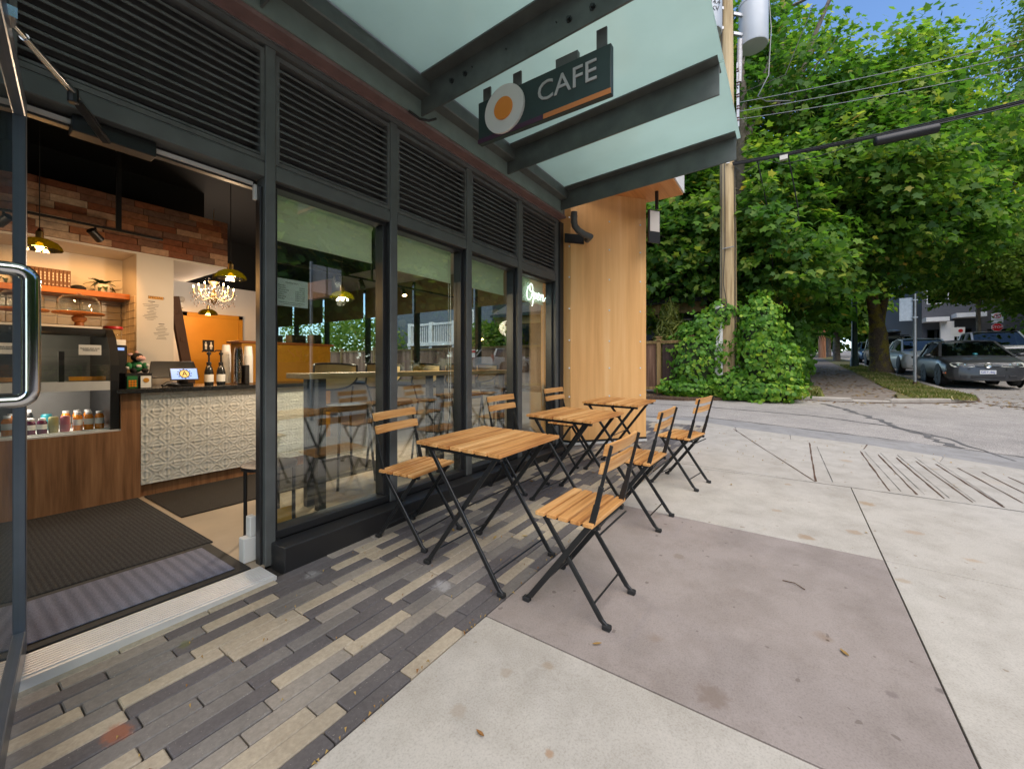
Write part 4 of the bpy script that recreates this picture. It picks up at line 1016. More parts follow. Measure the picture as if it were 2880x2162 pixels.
for x in (-.034,.034): b.ball((x,-.004,.05),(.011,.002,.011),10,6); b.bar((x,-.005,.032),(x,-.005,-.005),.004,.030,(1,0,0)) if x < 0 else b.ext([(x-.008,-.004,.034),(x+.008,-.004,.034),(x+.024,-.004,-.012),(x-.024,-.004,-.012)],(0,-.002,0)); b.bar((x-.008,-.005,-.005),(x-.008,-.005,-.055),.004,.009,(1,0,0)); b.bar((x+.008,-.005,-.005),(x+.008,-.005,-.055),.004,.009,(1,0,0))
b.build('pictogram', M['paper'], sg, local=True)
hw = thing('half_wall', 'mustard yellow half wall with wood ledge inside', 'half wall', (2.9,5.75,FZ)); b = MB(); b.box(2.30,3.48,5.6,5.9,FZ,.275); b.build('panel', M['yellow'], hw); b = MB(); b.box(2.26,3.52,5.57,5.93,.2755,.305); b.build('ledge', M['shelfwood'], hw, bevel=.003)
for i,(x,w) in enumerate(((2.75,.16),(3.05,.20),(3.32,.12))): b = MB(); b.box(x-w/2,x+w/2,5.66,5.84,.3055,.40+.02*i); b.tube([(x-w*.3,5.64,.36),(x+w*.3,5.64,.36)],.02,8); tag(b.build('coffee_machine', M['black'], bevel=.01), ['small black coffee grinder on ledge nearest the door','wide black coffee machine in the middle of the ledge','narrow black kettle box at the far end of ledge'][i], 'coffee machine')
bar = thing('window_bar', 'long pale wood bar running along inside the windows', 'bar', (2.9,2.92,FZ)); b = MB(); b.box(1.57,4.30,2.78,3.10,-.098,-.058); b.build('bar_top', M['barwood'], bar, bevel=.004)
for x in (1.70,2.95,4.2): b = MB(); b.box(x-.03,x+.03,2.84,2.89,FZ,-.0985); b.box(x-.03,x+.03,2.99,3.04,FZ,-.0985); b.box(x-.03,x+.03,2.84,3.04,FZ,FZ+.02) if False else None; b.build('leg', M['frame_in'], bar)
RT = NT('woven_rattan'); vv = RT.co(); ck = RT.n('ShaderNodeTexChecker'); ck.inputs['Scale'].default_value = 95; RT.l(vv, ck.inputs['Vector'])
M['rattan'] = RT.pr(RT.mix(ck.outputs['Fac'], srgb(238,210,156), srgb(208,174,116)), .7)
def bar_stool(x, lb):
    t = thing('bar_stool', lb, 'bar stool', (x,3.34,FZ), 0, 'rattan-backed bar stools at the window bar')
    b = MB(); n = 14; rim = []
    for i in range(n+1):
        a = PI*(.08+.84*i/n); xx, yy = .225*math.cos(a), .10+.15*math.sin(a); top = 1.06+.018*math.sin(PI*i/n)
        lo = .83+.10*(abs(i/n-.5)*2)**3
        b.v += [(xx,yy,lo),(xx,yy,top)]; rim.append((xx,yy,lo,top))
    for i in range(n): b.face([2*i,2*i+2,2*i+3,2*i+1])
    b.build('rattan_back', M['rattan'], t, local=True, smooth=60)
    b = MB(); b.tube([(p[0],p[1],p[2]) for p in rim],.009,6); b.tube([(rim[0][0],rim[0][1],rim[0][2])]+[(p[0],p[1],p[3]) for p in rim]+[(rim[-1][0],rim[-1][1],rim[-1][2])],.010,6); b.build('back_rim', M['black'], t, local=True, smooth=60)
    b = MB(); b.lathe([(.19,.66),(.20,.68),(.19,.71),(0,.715)], n=20); b.build('seat', M['black'], t, local=True, smooth=40)
    for sx in (-1,1):
        for sy in (-1,1): b = MB(); b.tube([(sx*.14,sy*.13,.66),(sx*.19,sy*.18,0)],.012,7); b.build('leg', M['black'], t, local=True, smooth=50)
    for sx in (-1,1): b = MB(); b.tube([(sx*.15,.13,.68),(sx*.19,.16,.86)],.010,6); b.build('back_strut', M['black'], t, local=True)
    return t
st0 = bar_stool(2.22,'rattan-backed bar stool nearest the door along the bar')
for x,lb in ((2.76,'second rattan-backed bar stool from the door'),(3.36,'middle rattan-backed bar stool of the five'),(3.91,'fourth rattan-backed bar stool from the door'),(4.52,'rattan-backed bar stool farthest from the door')): dup(st0,(x,3.34,FZ),0,lb)
t = thing('round_stool', 'low black metal stool just inside the door jamb', 'stool', (1.235,2.63,FZ))
b = MB(); b.lathe([(.13,.44),(.15,.445),(.15,.465),(.13,.47)], n=28); b.lathe([(.0,.452),(.13,.455)], n=28); b.build('seat_ring', M['black'], t, local=True, smooth=40)
for k in range(4): a = PI/4+PI/2*k; b = MB(); b.tube([(.135*math.cos(a),.135*math.sin(a),.45),(.135*math.cos(a),.135*math.sin(a),.0)],.011,8); b.lathe([(.022,0),(.022,.03)],(.135*math.cos(a),.135*math.sin(a),0),10); b.build('leg', M['black'], t, local=True, smooth=40)
t = MB(); t.ext([(1.13,2.47,FZ),(1.13,2.68,FZ),(1.13,2.575,-.87)],(.22,0,0)); tag(t.build('floor_sign', M['yellow'], bevel=.003), 'bright yellow folding floor sign behind first window corner', 'floor sign')
# mats
t = MB(); t.box(-.6,1.02,2.86,4.30,FZ,FZ+.010); tag(t.build('entrance_carpet', M['carpet'], bevel=.003), 'charcoal ribbed carpet mat in front of the pastry case', 'mat')
t = MB(); t.box(1.06,2.9,3.50,4.31,FZ,FZ+.009); tag(t.build('runner_mat', M['runner'], bevel=.003), 'dark runner mat along the pressed tin counter', 'mat')
t = thing('door_mat', 'blue-grey ribbed mat with black rubber border at threshold', 'mat', (.5,2.6,FZ)); b = MB(); b.box(-.4,1.0,2.325,2.852,FZ,FZ+.008); b.build('border', M['rubber'], t, bevel=.003); b = MB(); b.box(-.35,.945,2.375,2.802,FZ+.0085,FZ+.014); b.build('ribbed_pile', M['bluemat'], t, bevel=.003)
# blinds, sheet, neon
for i,(a,c) in enumerate(((1.14,1.855),(1.97,2.67),(2.79,3.475),(3.60,4.29))):
    zb = (.742,.735,.742,.738)[i]
    t = thing('roller_blind', ['pale roller blind in the window nearest the door','pale roller blind with bead chain in the second window','pale roller blind in the third window','pale roller blind above the neon sign'][i], 'roller blind', (a,2.475,.96), 0, 'pale roller blinds in the shop windows')
    b = MB(); b.tube([(a,2.48,.975),(c,2.48,.975)],.02,10); b.box(a+.01,c-.01,2.462,2.4635,zb,.975); b.box(a+.01,c-.01,2.456,2.469,zb-.018,zb); b.build('fabric', M['blind'], t)
    if i in (1,3):
        x = c-.03; b = MB(); b.tube([(x-.012,2.45,.96),(x-.018,2.45,.2),(x-.012,2.45,-.46),(x,2.45,-.49),(x+.012,2.45,-.46),(x+.014,2.45,.2),(x+.01,2.45,.96)],.0022,5); b.build('bead_chain', M['white'], t, smooth=60)
for i,(y0,y1) in enumerate(((3.03,4.43),(4.53,5.96),(6.06,7.48),(7.58,9.02),(9.12,10.38),(10.48,11.42))):
    b = MB(); b.box(5.47,5.474,y0,y1,1.02,1.60); b.tube([(5.47,y0,1.61),(5.47,y1,1.61)],.02,8); b.box(5.465,5.478,y0,y1,1.0,1.02); tag(b.build('side_blind', M['blindbrown']), ['taupe screen blind in the side window nearest the street','taupe screen blind second from the street end','taupe screen blind third from the street end','taupe screen blind fourth from the street end','taupe screen blind fifth from the street end','taupe screen blind farthest into the cafe'][i], 'roller blind', 'taupe blinds on the alley-side windows')
t = thing('opening_hours_sheet', 'white opening hours sheet taped inside the first window', 'notice', (1.25,2.403,.42)); b = MB(); b.box(1.158,1.345,2.3985,2.3995,.340,.497); b.build('sheet', M['paper'], t)
b = MB(); tm = lambda x,z: Matrix.Translation((x,2.3980,z)) @ Matrix.Rotation(PI/2,4,'X')
b.text('Opening hours', .0125, tm(1.25,.477), .0002); z = .458
for d,h in (('Monday','Closed'),('Tuesday','Closed'),('Wednesday','8:30 to 3:30'),('Thursday','8:30 to 3:30'),('Friday','8:30 to 3:30'),('Saturday','8:30 to 3:30'),('Sunday','8:30 to 3:30')):
    b.text(d, .0125, tm(1.172,z), .0002, 'LEFT'); b.text(h, .0115, tm(1.325,z-.004), .0002, 'RIGHT'); z -= .0125
for k,(x0,x1) in enumerate(((1.175,1.325),(1.20,1.30))): b.box(x0,x1,2.3978,2.3984,.361-k*.010,.363-k*.010)
b.build('sheet_lettering', M['ink'], t)
t = thing('neon_open_sign', 'white neon script sign reading Open in last window', 'neon sign', (4.06,2.43,.72))
def spl(P, n=6):
    out = []
    for i in range(len(P)-1):
        p0, p1, p2, p3 = (Vector(P[max(i-1,0)]), Vector(P[i]), Vector(P[i+1]), Vector(P[min(i+2,len(P)-1)]))
        for k in range(n):
            q = k/n; out.append(.5*((2*p1)+(-p0+p2)*q+(2*p0-5*p1+4*p2-p3)*q*q+(-p0+3*p1-3*p2+p3)*q**3))
    return out+[Vector(P[-1])]
S = [[(.20,.62),(.08,.52),(.0,.30),(.02,.08),(.12,.0),(.27,.12),(.36,.38),(.35,.62),(.24,.70),(.17,.55),(.22,.40),(.38,.36)],
     [(.40,.38),(.45,.36),(.43,.18),(.36,-.14),(.32,-.22),(.37,-.12),(.45,.18),(.54,.35),(.61,.31),(.58,.16),(.49,.10),(.60,.16),(.70,.22)],
     [(.66,.16),(.76,.24),(.80,.34),(.74,.38),(.67,.26),(.69,.12),(.78,.09),(.88,.20),(.93,.36),(.91,.22),(.89,.10),(.94,.26),(1.04,.37),(1.08,.29),(1.05,.13),(1.13,.10),(1.24,.27)]]
b = MB()
for s in S: b.tube([(3.865+p[0]*.335, 2.425, .735+p[1]*.27) for p in [Vector((*q,0)) for q in s] and spl([(q[0],q[1],0) for q in s])], .0050, 6)
b.build('neon_tube', M['neon'], t, smooth=70)
b = MB()
for s in S: b.tube([(3.865+p[0]*.335, 2.436, .735+p[1]*.27) for p in spl([(q[0],q[1],0) for q in s])], .019, 6)
b.build('backing', M['clear'], t, smooth=70)
# cafe sign hanging from the canopy
sg = thing('hanging_shop_sign', 'dark teal CAFE sign with orange disc hanging under the canopy', 'shop sign', (2.16,1.25,1.6))
b = MB(); b.box(2.13,2.17,.80,1.72,1.47,1.745); b.build('board', mat('teal_sign_board',(.022,.042,.040),.55,0,.05,5), sg, bevel=.004)
for y in (1.66,1.42,.86): b = MB(); b.box(2.145,2.157,y-.03,y+.03,1.7455,1.845+(1.3-y)*.03); b.build('hanger_plate', M['frame'], sg)
b = MB(); b.box(2.135,2.165,1.0,1.14,1.7455,1.795); b.build('top_box', M['frame'], sg)
Sx = Matrix(((0,0,-1,2.1285),(-1,0,0,0),(0,1,0,0),(0,0,0,1)))
b = MB(); b.lathe([(.150,2.112),(.150,2.129)],(0,1.50,1.625),36,'x'); rg = b.build('disc', M['white'], sg, smooth=30)
b = MB(); b.lathe([(.070,2.104),(.070,2.1115)],(0,1.50,1.625),30,'x'); b.build('disc_centre', mat('orange_sign_paint',(.80,.26,.03),.5,0,.05,5), rg, smooth=30)
b = MB(); b.text('CAFE', .165, Matrix(((0,0,-1,2.1265),(-1,0,0,1.07),(0,1,0,1.63),(0,0,0,1))), .003, spacing=1.0); b.build('lettering', mat('grey_sign_letters',(.42,.42,.42),.6,0,.03,5), sg)
b = MB(); b.box(2.127,2.1295,.80,1.22,1.472,1.50); b.build('orange_stripe', mat('orange_stripe_paint',(.50,.18,.05),.5,0,.05,5), sg)
b = MB(); b.box(2.127,2.1295,1.225,1.72,1.472,1.50); b.build('plum_stripe', mat('plum_stripe_paint',(.06,.02,.05),.5,0,.05,5), sg)
hs = thing('projecting_sign', 'small pale square sign on black hanger at wood corner', 'sign', (5.12,1.36,1.8)); b = MB(); b.box(5.10,5.135,1.325,1.36,1.90,2.117); b.build('hanger', M['black'], hs)
p0 = Vector((5.06,1.43)); dd = Vector((.815,-.58)).normalized(); q0 = p0+dd*.17
b = MB(); b.bar((p0.x,p0.y,1.70),(q0.x,q0.y,1.70),.03,.40); b.build('frame', M['frame_in'], hs, bevel=.004)
nn = Vector((-dd.y,dd.x)); nn = nn if nn.y < 0 else -nn
b = MB(); a0 = p0+dd*.015+nn*.0165; a1 = q0-dd*.015+nn*.0165; b.bar((a0.x,a0.y,1.76),(a1.x,a1.y,1.76),.004,.25); b.build('panel', M['offwhite'], hs)
# ================================================================== FOLIAGE
MAPLE = np.array([(0,-.42),(.34,-.40),(.27,-.17),(.56,.06),(.24,.15),(.0,.60),(-.24,.15),(-.56,.06),(-.27,-.17),(-.34,-.40)])
OVAL = np.array([(0,-.5),(.24,-.15),(.22,.15),(0,.5),(-.22,.15),(-.24,-.15)])
HEART = np.array([(0,-.42),(.34,-.30),(.42,.05),(0,.5),(-.42,.05),(-.34,-.30)])
STRIP = np.array([(-.06,-.5),(.06,-.5),(.035,.2),(0,.5),(-.035,.2)])
def leafmesh(name, P, N, S, shape, m, parent=None, rnd=None, fold=.25, dirs=None):
    n, K = len(P), len(shape)
    N = N/np.linalg.norm(N,axis=1,keepdims=True)
    a = np.random.randn(n,3) if dirs is None else dirs
    t = a - N*np.sum(a*N,axis=1,keepdims=True); t /= np.linalg.norm(t,axis=1,keepdims=True)+1e-9
    s = np.cross(t, N)
    sx, sy = shape[:,0], shape[:,1]
    V = P[:,None,:] + S[:,None,None]*(s[:,None,:]*sx[None,:,None] + t[:,None,:]*sy[None,:,None] - N[:,None,:]*(fold*(np.abs(sx)*.5+sy**2*.6))[None,:,None])
    if parent is not None: V = V - np.array(parent.location)
    me = bpy.data.meshes.new(name)
    me.vertices.add(n*K); me.vertices.foreach_set('co', V.reshape(-1).astype(np.float32))
    me.loops.add(n*K); me.loops.foreach_set('vertex_index', np.arange(n*K,dtype=np.int32))
    me.polygons.add(n); me.polygons.foreach_set('loop_start', np.arange(0,n*K,K,dtype=np.int32))
    try: me.polygons.foreach_set('loop_total', np.full(n,K,dtype=np.int32))
    except Exception: pass
    me.materials.append(m)
    at = me.attributes.new('rnd','FLOAT','FACE'); at.data.foreach_set('value', (np.random.rand(n) if rnd is None else rnd).astype(np.float32))
    me.update(calc_edges=True); me.validate()
    o = bpy.data.objects.new(name, me); COL.objects.link(o)
    if parent is not None: o.parent = parent
    return o
def clusters(blobs, nclu, per, crad, flat=.45, up=.75, out=.6, jit=.5, shell=.55, droop=.0):
    vol = np.array([b[1][0]*b[1][1]*b[1][2] for b in blobs])**.67; pick = np.random.choice(len(blobs), nclu, p=vol/vol.sum())
    C = np.array([b[0] for b in blobs])[pick]; RR = np.array([b[1] for b in blobs])[pick]
    d = np.random.randn(nclu,3); d /= np.linalg.norm(d,axis=1,keepdims=True)
    r = (shell + (1-shell)*np.random.rand(nclu))[:,None]*(1+.12*np.random.randn(nclu))[:,None]
    CC = C + d*RR*r
    rc = crad*(.6+.8*np.random.rand(nclu))
    tone = np.clip(.42+.22*np.random.randn(nclu),.02,.9)
    q = np.random.randn(nclu,per,3); q /= np.linalg.norm(q,axis=2,keepdims=True)+1e-9; q *= (np.random.rand(nclu,per,1)**.45)
    q[:,:,2] *= flat
    # tilt clusters outward like drooping sprays
    off = q*rc[:,None,None]; off[:,:,2] -= .45*np.sum(off[:,:,:2]*d[:,None,:2],axis=2)
    P = (CC[:,None,:]+off).reshape(-1,3)
    N = np.repeat(d*out + np.array([0,0,up]), per, axis=0) + jit*np.random.randn(nclu*per,3)
    rn = np.clip(np.repeat(tone,per)+.16*np.random.randn(nclu*per),0.01,.95)
    odd = (np.random.rand(nclu*per) < .014) | (np.repeat(np.random.rand(nclu)<.03,per) & (np.random.rand(nclu*per)<.25)); rn[odd] = .96+.04*np.random.rand(odd.sum())
    dr = np.repeat(d*np.array([1,1,.2]),per,axis=0) + np.array([0,0,-.5-droop]) + .5*np.random.randn(nclu*per,3)
    return P, N, rn, dr, CC
def limb(b, p, q, r0, r1, n=7, wob=.12, sides=8):
    p, q = Vector(p), Vector(q); L = (q-p).length; pts = []
    for i in range(n+1):
        k = i/n; o = Vector((random.uniform(-1,1),random.uniform(-1,1),random.uniform(-.5,.5)))*wob*L*.12*(1 if 0<i<n else 0)
        pts.append(p+(q-p)*k+o)
    b.tube(pts, [r0+(r1-r0)*i/n for i in range(n+1)], sides)
def tree(label, base, trunks, blobs, nclu, per, crad, size, m='maple', shape=MAPLE, bark='bark', zlo=None, group=None, branches=18, name='maple_tree', keep=None, **kw):
    t = thing(name, label, 'tree', (base[0],base[1],G(base[0],base[1])), 0, group)
    P, N, rn, dr, CC = clusters(blobs, nclu, per, crad, **kw)
    ok = np.ones(len(P),bool)
    if zlo is not None: ok &= P[:,2] > zlo(P)
    if keep is not None: ok &= keep(P)
    P, N, rn, dr = P[ok], N[ok], rn[ok], dr[ok]
    leafmesh('crown', P, N, size*(.65+.7*np.random.rand(len(P))), shape, M[m], t, rn, dirs=dr)
    b = MB()
    for tr_ in trunks:
        for (p, r0), (q, r1) in zip(tr_, tr_[1:]): limb(b, p, q, r0, r1, 6, .10, 10)
    tips = [x[0] for tr_ in trunks for x in tr_[1:]]
    for i in range(branches):
        c = Vector(CC[random.randrange(len(CC))]); s = min(tips, key=lambda v: (Vector(v)-c).length + (2 if v[2] > c.z else 0))
        limb(b, s, c, .055, .012, 6, .35, 5)
    b.build('trunk', M[bark], t, smooth=60)
    return t
g = G
# nearest maple, behind the utility pole
tree('broad maple with forked pale trunk rising behind the utility pole', (14.4,1.3), [[((14.4,1.3,-.8),.26),((14.35,1.3,2.5),.21),((14.3,1.25,6.2),.17),((14.25,1.22,9.6),.10)],[((14.3,1.25,6.2),.12),((15.2,.5,9.6),.07)],[((14.4,1.3,2.0),.14),((13.3,.2,4.4),.07)]],
     [((14.2,1.9,4.3),(2.5,2.9,2.3)),((13.6,.3,3.2),(1.7,1.7,1.5)),((14.8,2.9,7.6),(2.8,2.2,2.5)),((14.6,-.2,5.6),(1.3,1.0,1.0)),((14.0,3.6,3.6),(2.2,2.0,2.2)),((13.4,2.6,2.7),(1.4,1.2,.9))],
     900, 46, .64, .178, branches=34, keep=lambda P: ~((np.abs(P[:,1]-1.35-.0*P[:,2])<.30) & (P[:,0]<14.3) & (P[:,2]>4.6) & (P[:,2]<9.6)), zlo=lambda P: .75+.30*np.sin(P[:,1]*2.1)+.2*np.sin(P[:,0]*3))
# maple whose boughs overhang the path
tree('leaning mossy maple on the verge with boughs over the path', (25.0,-3.45), [[((25.0,-3.45,-.45),.52),((24.9,-3.4,.2),.36),((24.6,-3.3,1.5),.33)],[((24.6,-3.3,1.5),.30),((24.2,-3.1,2.6),.22),((22.8,-2.6,4.6),.15),((21.0,-2.2,5.4),.09)],[((24.6,-3.3,1.6),.22),((25.6,-3.8,4.6),.12)]],
     [((17.3,-1.5,4.3),(2.6,2.5,1.9)),((16.3,-.2,3.4),(1.9,1.9,1.6)),((19.8,-2.6,5.2),(3.2,3.0,2.3)),((18.2,-3.6,4.6),(2.0,2.2,1.4)),((23.5,-3.3,5.8),(3.8,3.4,2.7)),((15.6,-1.6,5.6),(2.0,2.4,1.8))],
     1000, 46, .72, .178, bark='mossbark', branches=40, zlo=lambda P: 1.75+.25*np.sin(P[:,1]*1.7+P[:,0]), shell=.5)
tree('tall maple with dark twin trunks behind the transformers', (16.2,.5), [[((16.2,.5,-.75),.24),((16.1,.45,4),.19),((16.4,.3,8),.15),((16.7,.2,12.5),.08)],[((16.4,.3,8),.10),((15.6,-1.2,11.5),.05)]],
     [((16.6,.3,8.6),(3.2,3.2,2.8)),((17.0,-1.6,7.4),(2.8,2.6,2.2)),((16.6,1.8,11.6),(2.9,2.8,2.6)),((17.5,-.6,5.2),(2.5,2.5,1.9)),((18.6,-2.6,9.0),(2.6,2.6,1.7)),((19.5,-4.4,7.4),(2.4,2.2,1.5))],
     720, 42, .74, .178, branches=50, shell=.5)
tree('weeping small-leaved tree across the street against blue sky', (26,-9.5), [[((26,-9.5,-.4),.25),((25.8,-9.3,4),.2),((25.4,-8.8,9),.14),((24.8,-8.2,14),.07)],[((25.8,-9.3,4),.12),((23.5,-8.0,9),.06)],[((25.4,-8.8,8),.10),((24.5,-10.5,12.5),.05)]],
     [((24.0,-7.6,6.4),(3.4,2.7,2.4)),((24.8,-9.8,9.0),(3.2,2.9,3.0)),((24.2,-8.4,12.0),(2.8,2.6,3.2)),((22.4,-6.6,4.8),(2.5,2.2,1.6)),((22.8,-6.6,8.2),(2.0,1.6,2.0))],
     980, 40, .95, .17, m='elm', shape=OVAL, branches=40, flat=.9, jit=.8, shell=.35, droop=.8, name='weeping_tree')
# street trees further up and the mass behind
def bgtree(label, x, y, h, r, m='maple', n=420, per=26, sz=.34, z0=2.0, trunk=.2, group='street trees up the hill', shape=HEART, name='street_tree', br=8):
    z = G(x,y)
    return tree(label, (x,y), [[((x,y,z-.1),trunk),((x+.1,y,z+z0),trunk*.8),((x,y+.1,z+h*.6),trunk*.5)]],
         [((x,y,z+z0+(h-z0)*.45),(r,r,(h-z0)*.5)),((x+.4*r,y-.4*r,z+z0+(h-z0)*.7),(r*.7,r*.7,(h-z0)*.32)),((x-.4*r,y+.4*r,z+z0+(h-z0)*.35),(r*.75,r*.75,(h-z0)*.33))],
         n, per, r*.24, sz, m=m, shape=shape, branches=br, name=name, group=group)
bgtree('slender street tree beside the far path', 39.3,-2.9, 8.5, 3.2, z0=2.6, trunk=.24)
bgtree('street tree beyond the dark green lamp post', 50,-3.1, 9, 3.4, z0=2.8)
bgtree('big round tree behind the neighbour house', 24, 7, 12, 5.0, n=600, z0=1.5, group=None)
bgtree('dense tree filling the yard behind the ivy', 19.5, 2.6, 9, 3.6, n=620, per=30, sz=.27, z0=.6, group=None)
bgtree('leafy tree shading the path edge up the block', 28, .8, 10, 4.0, n=560, z0=2.4, group=None)
bgtree('tree past the far telephone pole', 58, .5, 11, 4.5, z0=2.6, sz=.45)
bgtree('tree in front of the grey apartment building', 36,-12.8, 8, 3.2, trunk=.13, m='elm', n=420, per=34, sz=.26, shape=OVAL, z0=2.6, group=None)
bgtree('pale green tree over the street by the stop sign', 33,-8.6, 9, 3.0, trunk=.11, m='elm', n=360, per=34, sz=.24, shape=OVAL, z0=3.4, group=None)
bgtree('large tree behind the stop sign corner', 46,-22, 14, 6, n=520, z0=2, sz=.5, group=None)
bgtree('hilltop tree at the end of the road', 104,-5, 15, 7, n=420, z0=.4, sz=.8, group=None)
bgtree('hilltop tree behind the end of the path', 98,4.5, 13, 6, n=380, z0=.4, sz=.8, group=None)
bgtree('hilltop tree across the road at the top', 100,-16, 15, 7, n=380, z0=.4, sz=.8, group=None)
bgtree('hilltop tree beyond the parked row', 84,4, 15, 6, n=420, z0=3, sz=.8, group=None)
# trees across the street, mirrored in the shop windows
for i,(x,y,h,r) in enumerate(((9,-20.5,14,5.2),(2,-22,15,5.6),(16,-21,14,5.4),(27,-17.5,13,5.0),(35,-18,14,5.2),(43,-19,14,5.4),(-9,-17,13,4.6),(-2,-18,15,5.2),(5.5,-17,13,4.8),(12.5,-18.5,15,5.2),(20,-18,12,4.5),(-17,-18,14,5.0))):
    bgtree(['back row tree between the two trees opposite the tables','back row tree behind the house across the street','back row tree near the crossing across the street','tree across the street beyond the side road','tree across the street two along from the side road','tree across the street farthest up the hill','tall tree across the street behind the camera','tree across the street opposite the cafe door','tree across the street opposite the cafe tables','tree across the street near the crossing','tree across the street beside the side road','tree across the street at the far left'][i], x, y, h, r, n=420, per=26, sz=.5, z0=.8, group='trees across the street')
# ivy over the pole foot
iv = thing('ivy_bush', 'bright green ivy mound climbing round the utility pole foot', 'ivy', (11.6,.6,-.8))
def surf(blobs, n, per=1, thick=.10):
    A = []; NN = []
    area = np.array([(b[1][0]*b[1][1]+b[1][0]*b[1][2]+b[1][1]*b[1][2]) for b in blobs]); cnt = (n*area/area.sum()).astype(int)
    for (c, r), k in zip(blobs, cnt):
        d = np.random.randn(k,3); d /= np.linalg.norm(d,axis=1,keepdims=True)
        bumps = 1+.10*np.sin(d[:,0]*9+c[0]*5)*np.sin(d[:,1]*8)+.08*np.sin(d[:,2]*13+d[:,0]*6)
        p = np.array(c)+d*np.array(r)*(bumps-thick*np.random.rand(k))[:,None]
        A.append(p); NN.append(d/np.array(r))
    return np.vstack(A), np.vstack(NN)
IB = [((11.55,2.05,.05),(.60,.62,1.0)),((11.6,1.80,.85),(.38,.36,.50)),((11.7,.60,.30),(.70,.54,1.28)),((11.75,.28,-.25),(.60,.52,.80)),((11.6,.55,.95),(.45,.40,.70)),((11.45,1.15,-.58),(.50,.75,.38)),((11.5,.55,-.62),(.62,.85,.32)),((11.35,2.2,-.62),(.62,.8,.26)),((11.7,1.45,1.3),(.32,.36,.4))]
P, N = surf(IB, 13500)
T_, TN = [], []
for k in range(300):                      # loose tufts and trailing shoots
    i = np.random.randint(len(P)); c_ = P[i]; n_ = N[i]/np.linalg.norm(N[i]); m_ = np.random.randint(8,22); L_ = np.random.uniform(.10,.34)
    q_ = np.random.rand(m_,1); T_.append(c_ + n_*q_*L_ + np.array([0,0,-.25])*q_**2*L_ + .045*np.random.randn(m_,3)); TN.append(np.repeat(n_[None],m_,0))
P = np.vstack([P]+T_); N = np.vstack([N]+TN)
ok = np.array([p[2] > G(p[0],p[1])+.0 for p in P]); P, N = P[ok], N[ok]
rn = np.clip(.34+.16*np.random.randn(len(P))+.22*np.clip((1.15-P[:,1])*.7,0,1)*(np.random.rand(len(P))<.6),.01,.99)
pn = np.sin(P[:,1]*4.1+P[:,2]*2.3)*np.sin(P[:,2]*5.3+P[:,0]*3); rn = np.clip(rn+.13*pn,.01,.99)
leafmesh('ivy_leaf', P, N+.55*np.random.randn(len(P),3), .095*(.6+.8*np.random.rand(len(P))), HEART, M['ivy'], iv, rn, dirs=np.array([0,0,-1.])+.5*np.random.randn(len(P),3))
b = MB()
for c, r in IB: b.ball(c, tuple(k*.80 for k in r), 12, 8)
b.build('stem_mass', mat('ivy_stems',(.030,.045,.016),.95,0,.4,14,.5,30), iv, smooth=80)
# shaded shrub bank beside the path
sb = thing('shrub', 'dark shaded shrub bank under the maple beside path', 'shrub', (14.3,.2,-.75))
P, N = surf([((13.6,.25,-.1),(1.0,.75,.85)),((14.8,.2,.3),(1.3,.8,1.2)),((16.6,.3,.4),(1.5,.9,1.3)),((18.6,.3,.6),(1.4,.9,1.3))], 6000, thick=.3)
ok = np.array([p[2] > G(p[0],p[1]) for p in P]) & (P[:,1] > -.62); P, N = P[ok], N[ok]
leafmesh('foliage', P, N+.8*np.random.randn(len(P),3), .17*(.6+.8*np.random.rand(len(P))), MAPLE, M['maple'], sb, np.clip(.22+.15*np.random.randn(len(P)),0,.9))
b = MB()
for c in ((13.6,.3,-.5),(14.8,.3,-.4),(16.6,.4,-.3),(18.6,.4,-.2)): b.tube([c,(c[0]+.1,c[1]-.1,c[2]+.7)],.05,6)
b.build('stem', M['bark'], sb)
# palm
pm = thing('palm_tree', 'fan palm with drooping fronds in the shade by the path', 'palm', (17.4,-.35,-.68))
b = MB(); limb(b,(17.4,-.35,-.7),(17.4,-.4,1.35),.10,.09,6,.05); b.build('trunk', M['bark'], pm, smooth=60)
b = MB()
for k in range(16):
    a = random.uniform(0,2*PI); el = random.uniform(-.5,.9); L = random.uniform(.5,.75); c = Vector((17.4,-.4,1.3))+Vector((math.cos(a)*math.cos(el),math.sin(a)*math.cos(el),math.sin(el)))*L
    b.tube([(17.4,-.4,1.3),c],.01,4); u = (c-Vector((17.4,-.4,1.3))).normalized(); s = u.cross(Vector((0,0,1))).normalized()
    b.r = random.random()
    for j in range(-8,9):
        d = (u*math.cos(j*.19)+s*math.sin(j*.19)).normalized(); e1 = c+d*.34; e2 = e1+d*.16+Vector((0,0,-.20)); w = s*.012
        i0 = len(b.v); b.v += [tuple(c-w),tuple(c+w),tuple(e1+w*1.3),tuple(e1-w*1.3),tuple(e2)]; b.face([i0,i0+1,i0+2,i0+3]); b.face([i0+3,i0+2,i0+4])
b.build('frond', M['maple'], pm)
# lime conifer in front of the house
cf = thing('conifer_shrub', 'lime green feathery conifer in front of the grey house', 'shrub', (12.7,2.9,-.8))
P, N = surf([((12.7,2.95,.75),(.45,.48,.85)),((12.7,2.95,1.4),(.25,.27,.55))], 2600, thick=.75)
leafmesh('foliage', P, N*.3+np.random.randn(len(P),3)*.5, .24*(.6+.8*np.random.rand(len(P))), STRIP, M['lime'], cf, None, dirs=np.random.randn(len(P),3)*.45+np.array([0,0,.5])+(P-np.array([12.7,2.95,.6]))*np.array([1,1,.2]))
b = MB(); b.tube([(12.7,2.95,-.8),(12.7,2.95,1.5)],[.05,.015],6); b.build('stem', M['bark'], cf)
